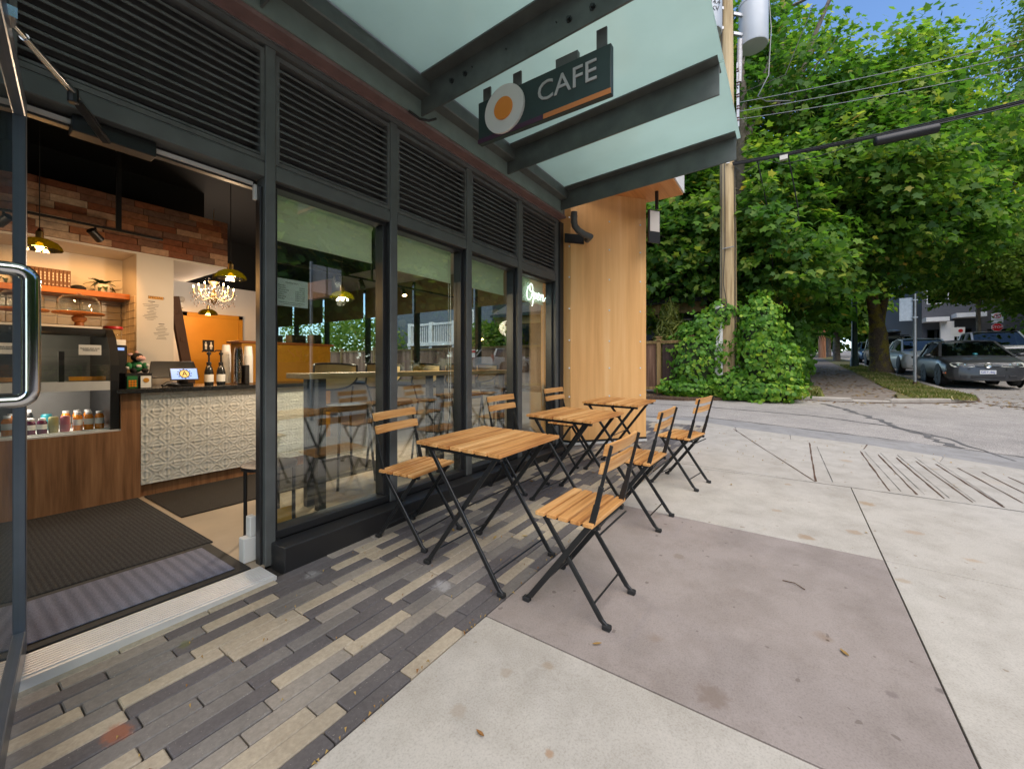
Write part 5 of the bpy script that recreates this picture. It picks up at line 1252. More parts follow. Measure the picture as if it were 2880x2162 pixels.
# yard greenery seen through the cafe side windows
for i,(x,y,r,h,lb) in enumerate(((15.0,24.5,3.2,4.4,'big yard shrub farthest along the alley'),(14.2,19.5,2.4,3.6,'bushy yard shrub seen through the first shop window'),(13.6,10.2,1.5,2.6,'tall yard shrub beside the white deck'),(13.4,6.2,1.2,2.0,'low shrub behind the alley fence'))):
    t = thing('yard_shrub', lb, 'shrub', (x,y,G(x,2)))
    P, N = surf([((x,y,G(x,2)+h*.5),(r,r,h*.5)),((x+.4,y+r*.6,G(x,2)+h*.7),(r*.7,r*.7,h*.35))], 2600, thick=.35)
    leafmesh('foliage', P, N+.6*np.random.randn(len(P),3), .21*(.6+.8*np.random.rand(len(P))), OVAL, M['elm'], t)
    b = MB(); b.tube([(x,y,G(x,2)),(x,y,G(x,2)+h*.5)],.06,6); b.build('stem', M['bark'], t)
# grass
def grass(name, label, polys, n, h, s=1):
    Ps = []
    for (x0,x1,y0,y1,k) in polys:
        m_ = int(n*k); x = np.random.uniform(x0,x1,m_); y = np.random.uniform(y0,y1,m_); Ps.append(np.stack([x,y],1))
    Q = np.vstack(Ps); Z = np.array([G(a,c) for a,c in Q])
    hh = h*(.4+.9*np.random.rand(len(Q))); P = np.column_stack([Q,Z+.05+hh*.42])
    d = np.random.randn(len(Q),3)*.38+np.array([0,0,1.]); N = np.random.randn(len(Q),3); N[:,2] *= .2
    o = leafmesh(name, P, N, hh, STRIP*np.array([s*2.2,1]), M['grass'], None, np.clip(np.random.rand(len(Q))*.75+.25*(np.sin(Q[:,0]*3)+1)*.5,0,1), dirs=d, fold=.5)
    return tag(o, label, 'grass', kind='stuff')
grass('verge_grass', 'thin dry grass along the kerb of the far block', [(13.3,18.5,-3.45,-2.4,.45),(13.9,15.8,-3.6,-2.6,.30),(18.5,32,-3.55,-2.5,.40)], 16000, .085, 1.3)
grass('corner_grass', 'fresh green grass tuft beside the ivy at the kerb', [(12.35,13.9,-.64,.1,1.0)], 4000, .17)
# leaf litter
b = MB()
def litter(b, x0,x1,y0,y1,n,h,s):
    for k in range(n):
        x, y = random.uniform(x0,x1), random.uniform(y0,y1); a = random.random()*6.28; L = s*random.uniform(.5,1.2); c, q = math.cos(a)*L, math.sin(a)*L; b.r = random.random()*.98+.01; z = G(x,y)+h
        b.add([(x+c,y+q,z),(x-q*.5,y+c*.5,z+.012),(x-c,y-q,z+.004),(x+q*.5,y-c*.5,z+.010)],[(0,1,2,3)])
litter(b,13,30,-2.4,-.7,520,.048,.07); litter(b,13.5,24,-3.6,-2.4,160,.06,.07); litter(b,12.3,14.5,-5.2,-2.6,150,-.018,.06); litter(b,15,24,-5.9,-3.9,90,-.018,.06); litter(b,11.6,12.2,-2,2,90,-.015,.05); litter(b,10.5,11.4,1.6,6,160,.055,.05)
tag(b.build('leaf_litter', M['litter']), 'scattered fallen leaves on the far path and gutter', 'fallen leaves', kind='stuff')
b = MB()
litter(b,-1,6.6,1.075,1.10,150,.004,.008); litter(b,.3,4.3,1.1,2.1,90,.003,.007); litter(b,5,6.6,-2,.9,50,.004,.012)
tag(b.build('pavement_debris', M['litter']), 'tiny seeds and crumbs in the paver joints', 'leaf debris', kind='stuff')

# ================================================================== POLE AND WIRES
PX, PY = 11.72, 1.30; pz = G(PX,PY)
pl_ = thing('utility_pole', 'tall weathered wooden utility pole rising out of the ivy', 'utility pole', (PX,PY,pz))
b = MB(); b.tube([(PX,PY,pz-.3),(PX+.01,PY,3),(PX+.02,PY+.04,7),(PX+.03,PY+.06,12.5)],[.205,.19,.165,.14],18); b.build('shaft', M['polewood'], pl_, smooth=60)
b = MB(); b.tube([(PX-.13,PY+.19,pz),(PX-.12,PY+.20,1.52)],.055,10); b.box(PX-.19,PY*0+PX-.17,PY+.05,PY+.24,-.85,1.53) if False else None
b.ext([(PX-.235,PY+.10,-.8),(PX-.235,PY+.26,-.8),(PX-.20,PY+.30,-.8),(PX-.15,PY+.30,-.8),(PX-.15,PY+.10,-.8)],(0,0,2.33)); b.build('cable_guard', M['white'], pl_)
b = MB(); zz = 1.32
for k in range(6): b.tube([(PX-.237,PY+.23,zz),(PX-.237,PY+.155,zz-.03),(PX-.237,PY+.22,zz-.06),(PX-.237,PY+.15,zz-.075)],.006,4); zz -= .085
zz -= .12
for k in range(3): b.tube([(PX-.237,PY+.22,zz),(PX-.237,PY+.17,zz-.05),(PX-.237,PY+.21,zz-.08)],.006,4); zz -= .10
b.build('graffiti_mark', M['ink'], pl_)
b = MB(); b.tube([(PX-.12,PY-.165,pz),(PX-.11,PY-.165,3.2),(PX-.08,PY-.15,6)],.012,6); b.tube([(PX-.20,PY+.06,5.1),(PX-.205,PY+.05,3),(PX-.20,PY+.09,2.1),(PX-.205,PY+.0,1.5)],.008,5); b.tube([(PX-.15,PY+.14,5.2),(PX-.16,PY+.13,3),(PX-.15,PY+.14,1.2)],.007,5)
b.build('riser_cable', M['cable'], pl_)
b = MB(); b.tube([(PX-.21,PY+.11,2.93),(PX-.21,PY-.15,2.95)],.014,6); b.build('step_bolt', M['galv'], pl_)
b = MB(); b.box(PX-.222,PX-.212,PY-.06,PY+.02,5.05,5.17); b.build('tag_plate', M['white'], pl_)
def transformer(cx, cy, z0, z1, r, lb):
    t = thing('transformer', lb, 'transformer', (cx,cy,z0), 0, 'pole transformers')
    b = MB(); b.lathe([(r*.96,z0),(r,z0+.03),(r,z1),(r*1.04,z1+.01),(r*1.04,z1+.07),(r*.6,z1+.14),(0,z1+.16)], (cx,cy,0), 36); b.build('tank', M['greygloss'], t, smooth=35)
    b = MB()
    for s in (-.14,.14): b.lathe([(.05,z1+.1),(.03,z1+.16),(.055,z1+.18),(.03,z1+.2),(.05,z1+.24),(.02,z1+.30)],(cx,cy+s,0),12)
    b.build('bushing', M['porcelain'], t, smooth=50)
    b = MB(); d = (Vector((PX,PY,0))-Vector((cx,cy,0))).normalized()
    for z in (z0+.25,z0+.75): b.bar((cx+d.x*r,cy+d.y*r,z),(PX-d.x*.14,PY-d.y*.14,z),.06,.07)
    b.build('bracket', M['galv'], t)
    return t
t1 = transformer(PX+.52,PY-.52,8.22,9.25,.335,'grey transformer can on the street side of the pole')
t2 = transformer(PX-.42,PY+.42,8.30,9.35,.335,'grey transformer can partly hidden by the canopy edge')
b = MB(); dx, dy = -.75, -.66
for k,(s,z) in enumerate((('300',9.05),('14.4',8.86),('KV',8.70))):
    ang = math.atan2(-.66,-.75); b.text(s,.16,Matrix.Translation((PX-.42-.76*.345,PY+.42-.62*.345,z)) @ Matrix.Rotation(math.atan2(-.76,.62)+PI*0,4,'Z') @ Matrix.Rotation(PI/2,4,'X'),.003)
b.build('tank_lettering', M['ink'], t2)
rk = MB()
for i,z in enumerate((7.55,7.20,6.90,6.60,6.30)): rk.lathe([(.02,z-.06),(.05,z-.04),(.03,z),(.05,z+.04),(.02,z+.06)],(PX+.22,PY-.20,0),10)
rk.build('insulator', M['redbrown'], pl_, smooth=50)
b = MB(); b.box(PX+.19,PX+.25,PY-.23,PY-.17,6.1,7.75); b.build('insulator_rack', M['galv'], pl_)
for i,z in enumerate((7.9,7.6)): b = MB(); b.tube([(PX+.24,PY-.22,z-.35),(PX+.26,PY-.24,z+.45)],.06,10); b.build('cutout_switch', M['porcelain'], pl_, smooth=50)
def sag(p, q, s, n=14):
    p, q = Vector(p), Vector(q); return [p+(q-p)*(i/n)+Vector((0,0,-s*4*(i/n)*(1-i/n))) for i in range(n+1)]
wl = ['uppermost of the three thin line wires','middle one of the three thin line wires','lowest of the three thin line wires']
for i,(z,y) in enumerate(((6.85,.0),(6.62,.0),(6.42,.0))):
    b = MB(); b.tube(sag((PX+.25,PY-.2,z-.1),(13.4,-8.5,z+.05-.12*i),.22),.0095,5); tag(b.build('power_line', M['wiregrey'], smooth=60), wl[i], 'wire', 'thin line wires from the pole')
cb = thing('cable_bundle', 'thick black cable bundle with splice case crossing the maple', 'cable', (PX,PY,5.2))
b = MB()
for o, r in ((0,.022),(.035,.016),(-.03,.014)):
    b.tube(sag((PX-.18,PY-.12+o*.3,5.02+o),(13.6,-9.2,6.05+o),.25,18), r, 6)
for k in range(26):
    q = k/26; p = Vector((PX-.18,PY-.12,5.02)).lerp(Vector((13.6,-9.2,6.05)),q); p.z -= .25*4*q*(1-q); b.tube([p+Vector((0,.0,-.045)),p+Vector((.0,-.06,.05))],.007,4)
b.build('strand', M['cable'], cb, smooth=60)
def bp(q): p = Vector((PX-.18,PY-.12,5.02)).lerp(Vector((13.6,-9.2,6.05)),q); p.z -= .25*4*q*(1-q); return p
b = MB(); a_, c_ = bp(.265)+Vector((0,0,-.12)), bp(.365)+Vector((0,0,-.12)); d_ = (c_-a_).normalized(); b.tube([a_-d_*.02,a_,a_+d_*.02,c_-d_*.02,c_,c_+d_*.02],[.06,.095,.10,.10,.095,.06],14); b.build('splice_case', M['cable'], cb, smooth=50)
b = MB(); a_ = bp(.10); b.box(a_.x-.06,a_.x+.06,a_.y-.10,a_.y+.06,a_.z-.13,a_.z-.03); b.build('terminal_box', M['offwhite'], cb)
b = MB(); b.tube([bp(.06),bp(.1)+Vector((0,0,-.22)),bp(.16)+Vector((0,0,-.2)),bp(.235)+Vector((0,0,-.1))],.010,5); b.tube([bp(.0),bp(.02)+Vector((0,0,-.28)),bp(.06)+Vector((0,0,-.05))],.010,5); b.build('slack_loop', M['cable'], cb, smooth=60)
for i,(q,zz,lb) in enumerate(((.05,1.4,'black cable hanging down from bundle nearest the pole'),(.11,1.5,'second black cable hanging down from bundle'))):
    b = MB(); p = bp(q); b.tube([p,(p.x+.6,p.y-.2,p.z-1.1),(p.x+1.4,p.y-.3,p.z-2.6)],.016,6); tag(b.build('drop_cable', M['cable'], smooth=60), lb, 'cable', 'cables hanging from the bundle')
b = MB(); b.tube([(PX+.78,PY-.85,9.5),(PX+.80,PY-.9,8.7),(PX+.6,PY-.85,7.4),(PX+.42,PY-.62,6.85),(PX+.55,PY-.8,6.72),(PX+.9,PY-1.3,6.74)],.014,6); tag(b.build('service_drop', M['wiregrey'], smooth=60), 'grey looping lead from the street-side transformer', 'wire')
b = MB(); b.tube([(PX+.1,PY-.1,7.9),(PX-.1,PY+.05,7.3),(PX+.3,PY-.3,7.0),(PX+1.0,PY-1.2,7.5),(PX+1.4,PY-1.8,9.3)],.010,6); tag(b.build('lead_wire', M['cable'], smooth=60), 'black looping lead sweeping up beside the transformer', 'wire')
b = MB(); b.tube(sag((PX-.1,PY+.1,9.6),(PX-.16,PY+.16,6.9),.0),.010,5); tag(b.build('down_lead', M['cable']), 'black down lead running along the pole top', 'wire')
# ================================================================== FENCE, HOUSES
fn = thing('cedar_fence', 'weathered cedar fence with a dark gate panel across alley', 'fence', (11.35,3,-.8))
b = MB(); y = 3.0
while y < 28: b.r = random.random(); b.box(11.35,11.372,y,y+.135,-.62,.585); y += .139
b.build('board', M['fencewood'], fn)
b = MB(); b.box(11.34,11.39,2.10,2.83,-.60,.56); b.build('dark_panel', M['fencedark'], fn)
b = MB(); b.box(11.315,11.349,2.1,28,.5855,.63); b.box(11.3,11.4,2.1,28,.6305,.655); b.box(11.31,11.349,2.1,28,-.66,-.58); b.build('rail', M['postwood'], fn)
for y in (2.06,2.87,5.3,7.7,10.1,12.5,14.9,17.3,19.7,22.1,24.5,26.9): b = MB(); b.box(11.30,11.40,y,y+.10,-.85,.74); b.box(11.28,11.42,y-.02,y+.12,.7405,.775); b.build('post', M['postwood'], fn)
b = MB(); b.box(11.29,11.299,9.2,9.45,.28,.56); b.build('notice_board', M['paper'], fn)
b = MB(); b.box(11.283,11.2895,9.24,9.41,.44,.53); b.build('notice_mark', M['red'], fn)
hs = thing('grey_house', 'grey sided house with dark shingle porch roof behind fence', 'house', (16,6,-.75))
SID = NT('blue_grey_siding'); vv = SID.co(); wv = SID.n('ShaderNodeTexWave'); wv.wave_profile='SAW'; wv.bands_direction='Z'; wv.inputs['Scale'].default_value = 2.4; SID.l(vv, wv.inputs['Vector'])
M['siding'] = SID.pr(SID.ramp(wv.outputs['Fac'],[(0,(.055,.065,.085)),(.12,(.12,.135,.165)),(1,(.135,.15,.18))]),.7,normal=SID.bump(wv.outputs['Fac'],.4,.02))
SH = NT('roof_shingles'); vv = SH.co((1,1,1),(0,0,0)); br_ = SH.n('ShaderNodeTexBrick'); br_.inputs['Scale'].default_value = 4; br_.inputs['Mortar Size'].default_value=.012; br_.inputs['Color1'].default_value=(.075,.068,.068,1); br_.inputs['Color2'].default_value=(.12,.108,.105,1); br_.inputs['Mortar'].default_value=(.03,.028,.028,1)
mp = SH.n('ShaderNodeMapping'); mp.inputs['Rotation'].default_value=(0,0,R(90)); SH.l(vv, mp.inputs['Vector']); SH.l(mp.outputs[0], br_.inputs['Vector']); M['shingle'] = SH.pr(br_.outputs['Color'],.9,normal=SH.bump(br_.outputs['Fac'],.4,.02))
b = MB(); b.box(14.6,21,2.2,9.8,-.9,4.6); b.build('wall', M['siding'], hs)
b = MB(); b.ext([(13.35,1.9,2.06),(13.35,1.9,1.98),(15.2,1.9,2.85),(15.2,1.9,2.93)],(0,8.2,0)); b.build('porch_roof', M['shingle'], hs)
b = MB(); b.box(13.28,13.35,1.88,10.1,1.93,2.02); b.build('gutter', M['black'], hs)
b = MB(); b.box(13.45,13.62,1.95,10.0,1.62,1.93); b.box(13.45,14.6,1.95,2.1,1.62,1.93); b.build('porch_beam', M['postwood'], hs)
b = MB(); b.box(13.45,13.6,3.35,3.5,-.8,1.62); b.box(13.45,13.6,7,7.15,-.8,1.62); b.build('porch_post', M['postwood'], hs)
b = MB(); b.box(13.5,13.56,3.5,10,-.8,.55); b.build('porch_skirt', M['siding'], hs)
b = MB(); b.ext([(14.2,1.8,4.5),(14.2,1.8,4.6),(17.8,1.8,7.4),(21.4,1.8,4.6),(21.4,1.8,4.5),(17.8,1.8,7.25)],(0,8.4,0)); b.build('roof', M['shingle'], hs)
b = MB(); b.ext([(14.2,3.4,3.1),(14.2,6.6,3.1),(14.2,5.0,4.5)],(.5,0,0)); b.build('gable', M['postwood'], hs)
for y in (2.7,4.4): b = MB(); b.box(14.56,14.60,y,y+1.1,.4,1.55); w = b.build('window', M['white'], hs); b = MB(); b.box(14.545,14.558,y+.08,y+1.02,.48,1.47); b.build('pane', M['houseglass'], w)
b = MB(); b.bar((12.6,3.9,.55),(14.4,3.4,1.15),.05,.06); b.bar((12.6,3.9,.1),(14.4,3.4,.7),.05,.05)
for k in range(4): b.box(12.7+k*.5,12.76+k*.5,3.85-k*.14,3.91-k*.14,-.8,.6+k*.17)
b.build('stair_rail', M['fencedark'], hs)
h2 = thing('white_deck_house', 'house with white raised deck and stairs seen through window', 'house', (17,13,-.75))
b = MB(); b.box(16.5,24,10.8,19,-.9,5); b.build('wall', M['siding'], h2)
b = MB(); b.ext([(16.1,10.5,4.9),(16.1,10.5,5.05),(20.2,10.5,8),(24.3,10.5,5.05),(24.3,10.5,4.9),(20.2,10.5,7.85)],(0,8.8,0)); b.build('roof', M['shingle'], h2)
b = MB(); b.box(14.2,16.5,11.2,14.5,.95,1.12)
for y in (11.3,12.8,14.3): b.box(14.25,14.45,y,y+.2,-.9,2.1)
b.box(14.27,14.40,11.2,14.5,1.95,2.05)
for k in range(22): b.box(14.31,14.35,11.4+k*.14,11.44+k*.14,1.12,1.95)
b.build('deck', M['white'], h2)
b = MB()
for k in range(7): b.box(14.3,15.6,11.15-k*.28,11.2-k*.28+.22,.80-k*.24,.86-k*.24)
b.build('stair', M['fencewood'], h2)
h2.location.y += 1.6
b = MB(); b.box(16.46,16.50,13.6,14.8,1.4,2.9); w = b.build('window', M['white'], h2); b = MB(); b.box(16.44,16.458,13.68,14.72,1.48,2.82); b.build('pane', M['houseglass'], w)
# grey apartment building up the street
ap = thing('apartment_building', 'dark grey clapboard apartment block with white entry canopies', 'building', (54,-16,.8))
M['siding2'] = SID.m.copy(); M['siding2'].name = 'charcoal_siding'
for nd in M['siding2'].node_tree.nodes:
    if nd.type == 'VALTORGB':
        for e, c in zip(nd.color_ramp.elements, ((.035,.037,.045),(.07,.073,.085),(.08,.083,.095))): e.color = (*c,1)
gz = G(50,-6)
b = MB(); b.box(50,75,-13.3,-9.6,gz-1,gz+10); b.box(52,75,-30,-13.31,gz-1,gz+10.5); b.build('wall', M['siding2'], ap)
for (y0,y1) in ((-10.9,-9.9),(-12.6,-11.2)):
    b = MB(); b.box(49.96,50.02,y0,y1,gz+.5,gz+2.4); w = b.build('window', M['black'], ap); b = MB(); b.box(49.93,49.955,y0+.06,(y0+y1)/2-.03,gz+.58,gz+2.32); b.box(49.93,49.955,(y0+y1)/2+.03,y1-.06,gz+.58,gz+2.32); b.build('pane', M['houseglass'], w)
    b = MB(); b.box(49.96,50.02,y0,y1,gz+4.6,gz+6.4); w = b.build('window', M['white'], ap); b = MB(); b.box(49.93,49.955,y0+.06,y1-.06,gz+4.68,gz+6.32); b.build('pane', M['houseglass'], w)
for k in range(4):
    y0 = -15.6-k*2.6; b = MB(); b.box(51.96,52.02,y0,y0+1.6,gz+.5,gz+2.4); w = b.build('window', M['black'], ap); b = MB(); b.box(51.93,51.955,y0+.07,y0+1.53,gz+.58,gz+2.32); b.build('pane', M['houseglass'], w)
for (x,y0,y1,z) in ((48.6,-11.0,-9.6,gz+3.0),(48.6,-13.1,-11.4,gz+3.25)): b = MB(); b.box(x,50,y0,y1,z,z+.35); b.build('entry_canopy', M['white'], ap)
b = MB(); b.box(49.2,49.5,-11.4,-10.6,gz-.5,gz+3.0); b.build('entry_column', M['white'], ap)
b = MB(); b.tube([(48,-12.6,gz+.6),(49.8,-12.6,gz+1.3)],.05,6); b.tube([(48,-12.6,gz-.4),(48,-12.6,gz+.6)],.05,6); b.build('handrail', M['galv'], ap)
# houses across the street, mirrored in the glass
oh = thing('opposite_house', 'house across the street mirrored in the shop windows', 'house', (-3,-24,-1)); b = MB(); b.box(-9,3,-30,-23,-1.5,5); b.build('wall', M['siding'], oh); b = MB(); b.ext([(-9.5,-22.6,4.9),(3.5,-22.6,4.9),(3.5,-26.5,8),(-9.5,-26.5,8)],(0,0,.2)); b.build('roof', M['shingle'], oh)
of_ = thing('opposite_fence', 'timber fence along the opposite pavement', 'fence', (0,-15,-1)); b = MB(); b.box(-12,16,-14.9,-14.86,-1.1,.15); b.build('board', M['fencewood'], of_)
for x in range(-12,17,3): b = MB(); b.box(x,x+.1,-14.85,-14.75,-1.2,.3); b.build('post', M['postwood'], of_)
# ================================================================== VEHICLES
def paint(name, col, metal=.3, rough=.28): 
    t = NT(name); return t.pr(col, rough, metal, .5, coat=.3)
M['p_grey'] = paint('graphite_car_paint', (.050,.052,.056), .2, .35); M['p_white'] = paint('white_car_paint', (.78,.78,.77), 0)
M['p_green'] = paint('dark_olive_car_paint', (.045,.05,.035)); M['p_blue'] = paint('dark_blue_car_paint', (.03,.07,.14)); M['p_silver'] = paint('silver_car_paint', (.42,.42,.41), .5, .35); M['p_red'] = paint('red_car_paint', (.30,.03,.025)); M['p_black'] = paint('black_car_paint', (.02,.02,.022))
M['headlamp'] = mat('hazed_headlamp_lens', (.52,.53,.46), .18, 0, .12, 14); M['amber'] = mat('amber_lens', (.75,.16,.02), .3, 0, 0); M['taillamp'] = mat('red_lens', (.35,.02,.02), .3, 0, 0)
M['tyre'] = mat('tyre_rubber', (.018,.018,.018), .8, 0, .2, 20); M['rim'] = mat('dark_rim', (.045,.045,.048), .6, .0, .1, 9); M['rimsilver'] = mat('silver_rim', (.45,.45,.45), .35, .7, .1, 9)
M['trim'] = mat('black_bumper_plastic', (.02,.02,.021), .6, 0, .1, 9); M['plate'] = mat('number_plate_white', (.72,.73,.74), .4, 0, .02, 9); M['plateblue'] = mat('plate_blue_ink', (.03,.06,.30), .5, 0, 0)
def car(label, x, y, rz, p, st, cab, wh=(.85,2.58), wr=.32, rim='rim', cat='car', name='parked_car', group='cars parked along the street', detail=True, roofbox=False, tail=False):
    L, W, H = p
    t = thing(name, label, cat, (x,y,G(x,y)-.02), rz, group)
    M_ = M
    # body: rings from underside up over the deck
    b = MB(); nring = None; st0_ = st; st = []
    for i in range(len(st0_)-1):
        p0, p1, p2, p3 = st0_[max(i-1,0)], st0_[i], st0_[i+1], st0_[min(i+2,len(st0_)-1)]
        for k in range(4):
            q = k/4; st.append(tuple(p1[c_]+(p2[c_]-p1[c_])*(q if c_ == 0 else q) for c_ in range(5)))
    st.append(st0_[-1])
    for (d, zs, wm, zb, zd) in st:
        X = L/2-d
        half = [(0,zs),(wm*.72,zs),(wm*.90,zs+.03),(wm*.965,zs+.09),(wm*.99,zs+(zb-zs)*.3),(wm,zs+(zb-zs)*.5),(wm*.992,zb-.16),(wm*.972,zb-.07),(wm*.935,zb-.02),(wm*.88,zb+(zd-zb)*.25),(wm*.76,zb+(zd-zb)*.6),(wm*.45,zd-.010),(0,zd)]
        ring = half + [(-a,c) for a,c in half[-2:0:-1]]
        nring = len(ring); b.v += [(X,a,c) for a,c in ring]
    n = len(st)
    for i in range(n-1):
        for j in range(nring): b.face([i*nring+j,(i+1)*nring+j,(i+1)*nring+(j+1)%nring,i*nring+(j+1)%nring])
    b.face(list(range(nring))); b.face([(n-1)*nring+j for j in range(nring-1,-1,-1)])
    body = b.build('body', p_['m'], t, local=True, smooth=46)
    # cabin: cab = base front, top front, top rear, base rear as (distance from nose, half width, z)
    (d0,w0,z0),(d1,w1,z1),(dm,wm_,zm),(d2,w2,z2),(d3,w3,z3) = cab
    f = lambda d,w,z: Vector((L/2-d,w,z))
    A, B, Mi, C_, D = f(d0,w0,z0), f(d1,w1,z1), f(dm,wm_,zm), f(d2,w2,z2), f(d3,w3,z3)
    mir = lambda v: Vector((v.x,-v.y,v.z))
    def pane(P): 
        q = MB(); q.add([tuple(v) for v in P],[tuple(range(len(P)))]); return q.build('window', M['carglass'], t, local=True)
    pane([A,mir(A),mir(B),B]); pane([D,C_,mir(C_),mir(D)])
    bl = f((d0+d3)/2, max(w0,w3)+.03, (z0+z3)/2)
    for s in (1,-1):
        q = [A, B, Mi, C_, D, bl]; q = [Vector((v.x, v.y*s, v.z)) for v in q]
        pane(q if s < 0 else q[::-1])
    b = MB()   # dark cabin interior so the glass reads as a car with seats
    for sx in (.40,.62):
        for s in (-1,1):
            cx = L/2-(d0+(d3-d0)*sx); b.box(cx-.08,cx+.06,s*.36-.22,s*.36+.22,z0-.25,z0+.22); b.box(cx-.04,cx+.04,s*.36-.11,s*.36+.11,z0+.22,z0+.36)
    b.box(L/2-d3+.1,L/2-d0-.1,-w0+.05,w0-.05,z0-.3,z0-.03); b.build('seat', M['trim'], t, local=True)
    b = MB()
    rp = [B+Vector((.05,0,.004)), Mi, C_+Vector((-.05,0,.004))]; ny = 6; kx = []
    for i in range(9):
        k = i/8; v = B.lerp(Mi,k*2) if k < .5 else Mi.lerp(C_,k*2-1)
        for j in range(ny+1):
            yy = -1+2*j/ny; b.v.append((v.x+.03*(1-k*2), v.y*yy*1.03, v.z+.012+.028*(1-yy*yy)))
    for i in range(8):
        for j in range(ny): b.face([i*(ny+1)+j,i*(ny+1)+j+1,(i+1)*(ny+1)+j+1,(i+1)*(ny+1)+j])
    for s in (1,-1):
        m2 = lambda v: Vector((v.x,v.y*s,v.z))
        b.bar(m2(A)+Vector((.02,0,-.03)), m2(B), .07,.05); b.bar(m2(C_), m2(D)+Vector((0,0,-.03)), .10,.06); b.bar(m2(B),m2(Mi),.05,.05); b.bar(m2(Mi),m2(C_),.05,.05)
        mb = Vector((Mi.x, (max(w0,w3)+.035)*s, z0-.02)); b.bar(mb, m2(Mi)+Vector((0,.0,-.01)), .09,.03,(1,0,0))
    b.build('roof', p_['m'], t, local=True, smooth=50)
    for d in wh:
        for s in (1,-1):
            X = L/2-d; Y = s*(W/2-.115)
            b = MB(); b.lathe([(wr*.62,-.10),(wr*.93,-.10),(wr,-.06),(wr,.06),(wr*.93,.10),(wr*.62,.10)],(X,Y,wr),24,'y'); w = b.build('wheel', M['tyre'], t, local=True, smooth=50)
            b = MB(); b.lathe([(0,s*.085),(wr*.2,s*.09),(wr*.60,s*.075),(wr*.63,s*.10)],(X,Y,wr),24,'y')
            for k in range(5): a = 2*PI*k/5; b.bar((X+.06*math.cos(a),Y+s*.098,wr+.06*math.sin(a)),(X+wr*.58*math.cos(a),Y+s*.094,wr+wr*.58*math.sin(a)),.02,.05,(0,1,0))
            b.build('rim', M[rim], w, local=True)
            b = MB(); b.lathe([(wr*1.14,-.012),(wr*1.20,0),(wr*1.14,.012),(wr*1.06,.0)],(X,s*(W/2-.012),wr+.01),26,'y'); b.lathe([(0,0),(wr*1.12,0)],(X,s*(W/2-.03),wr+.01),24,'y'); b.build('wheel_arch', M['trim'], t, local=True)
    for s in (1,-1):
        b = MB(); b.ball((A.x-.28,s*(w0+.24),z0+.03),(.07,.11,.065),10,7); b.bar((A.x-.28,s*(w0+.05),z0-.02),(A.x-.28,s*(w0+.2),z0+.01),.05,.03); b.build('mirror', p_['m'], t, local=True, smooth=70)
    if tail:
        for s in (1,-1): b = MB(); b.box(-L/2+.02,-L/2+.16,s*W*.40-.10,s*W*.40+.08,st[-1][3]-.25,st[-1][3]+.22); b.build('tail_light', M['taillamp'], t, local=True, bevel=.02)
    return t, L, W
p_ = {}
# grey hatchback, nearest
p_['m'] = M['p_grey']
gc, L, W = car('graphite grey hatchback parked nose towards the crossing, nearest car', 20.15, -4.88, PI, (4.2,1.78,1.48),
    [(0,.19,.60,.60,.665),(.05,.17,.72,.66,.72),(.22,.17,.83,.74,.80),(.6,.18,.885,.83,.90),(1.05,.18,.89,.90,.965),(1.6,.18,.89,.93,.97),(3.2,.18,.89,.96,1.0),(3.85,.22,.86,.96,1.0),(4.12,.3,.78,.92,.96),(4.2,.38,.68,.84,.88)],
    [(.98,.80,.94),(1.80,.62,1.40),(2.5,.63,1.47),(3.45,.58,1.42),(4.0,.70,.97)])
F = L/2
for s in (1,-1):
    b = MB(); n = 14; P = [(.26,.60),(.30,.655),(.42,.705),(.60,.725),(.73,.72),(.765,.69),(.75,.625),(.70,.585),(.50,.575),(.32,.582)]
    def nx(y): return F-float(np.interp(abs(y),[0,.6,.72,.83,.885],[0,0,.05,.22,.6]))+.006
    b.add([(nx(y)+.004-max(0,z-.60)*.75, s*y, z) for y,z in P],[tuple(range(len(P))) if s < 0 else tuple(range(len(P)-1,-1,-1))]); hl = b.build('headlight', M['headlamp'], gc, local=True)
    b = MB(); b.lathe([(.050,nx(.45)-.03),(.045,nx(.45)-.005),(0,nx(.45)-.0)],(-.0,s*.46,.640),16,'x'); b.lathe([(.045,nx(.61)-.03),(.04,nx(.61)-.005),(0,nx(.61)-.0)],(0,s*.60,.645),16,'x'); b.build('lamp_lens', M['glass'], hl, local=True, smooth=60)
b = MB(); b.ext([(F+.004,-.27,.665),(F+.004,-.22,.585),(F+.004,.22,.585),(F+.004,.27,.665)],(.012,0,0)); gr = b.build('grille', M['trim'], gc, local=True)
b = MB(); b.box(F+.016,F+.022,-.262,.262,.642,.652); b.box(F+.016,F+.022,-.245,.245,.614,.624); b.build('grille_bar', M['galv'], gr, local=True)
b = MB(); b.lathe([(.070,F+.016),(.078,F+.028),(.070,F+.034),(.060,F+.028)],(0,0,.632),28,'x'); b.lathe([(0,F+.018),(.062,F+.020)],(0,0,.632),24,'x')
for y0,z0,y1,z1 in ((-.028,.055,0,.008),(.028,.055,0,.008),(-.054,.026,-.024,-.05),(-.024,-.05,0,-.004),(0,-.004,.024,-.05),(.024,-.05,.054,.026)): b.bar((F+.028,y0,.632+z0),(F+.028,y1,.632+z1),.012,.011,(1,0,0))
b.build('badge', M['chrome'], gc, local=True, smooth=40)
b = MB(); b.box(F+.006,F+.018,-.165,.165,.375,.49); pl1 = b.build('number_plate', M['plate'], gc, local=True)
b = MB(); b.text('GE7-46J',.092,Matrix(((0,0,1,F+.0195),(1,0,0,0),(0,1,0,.43),(0,0,0,1))),.001,spacing=.95); b.build('plate_lettering', M['plateblue'], pl1, local=True)
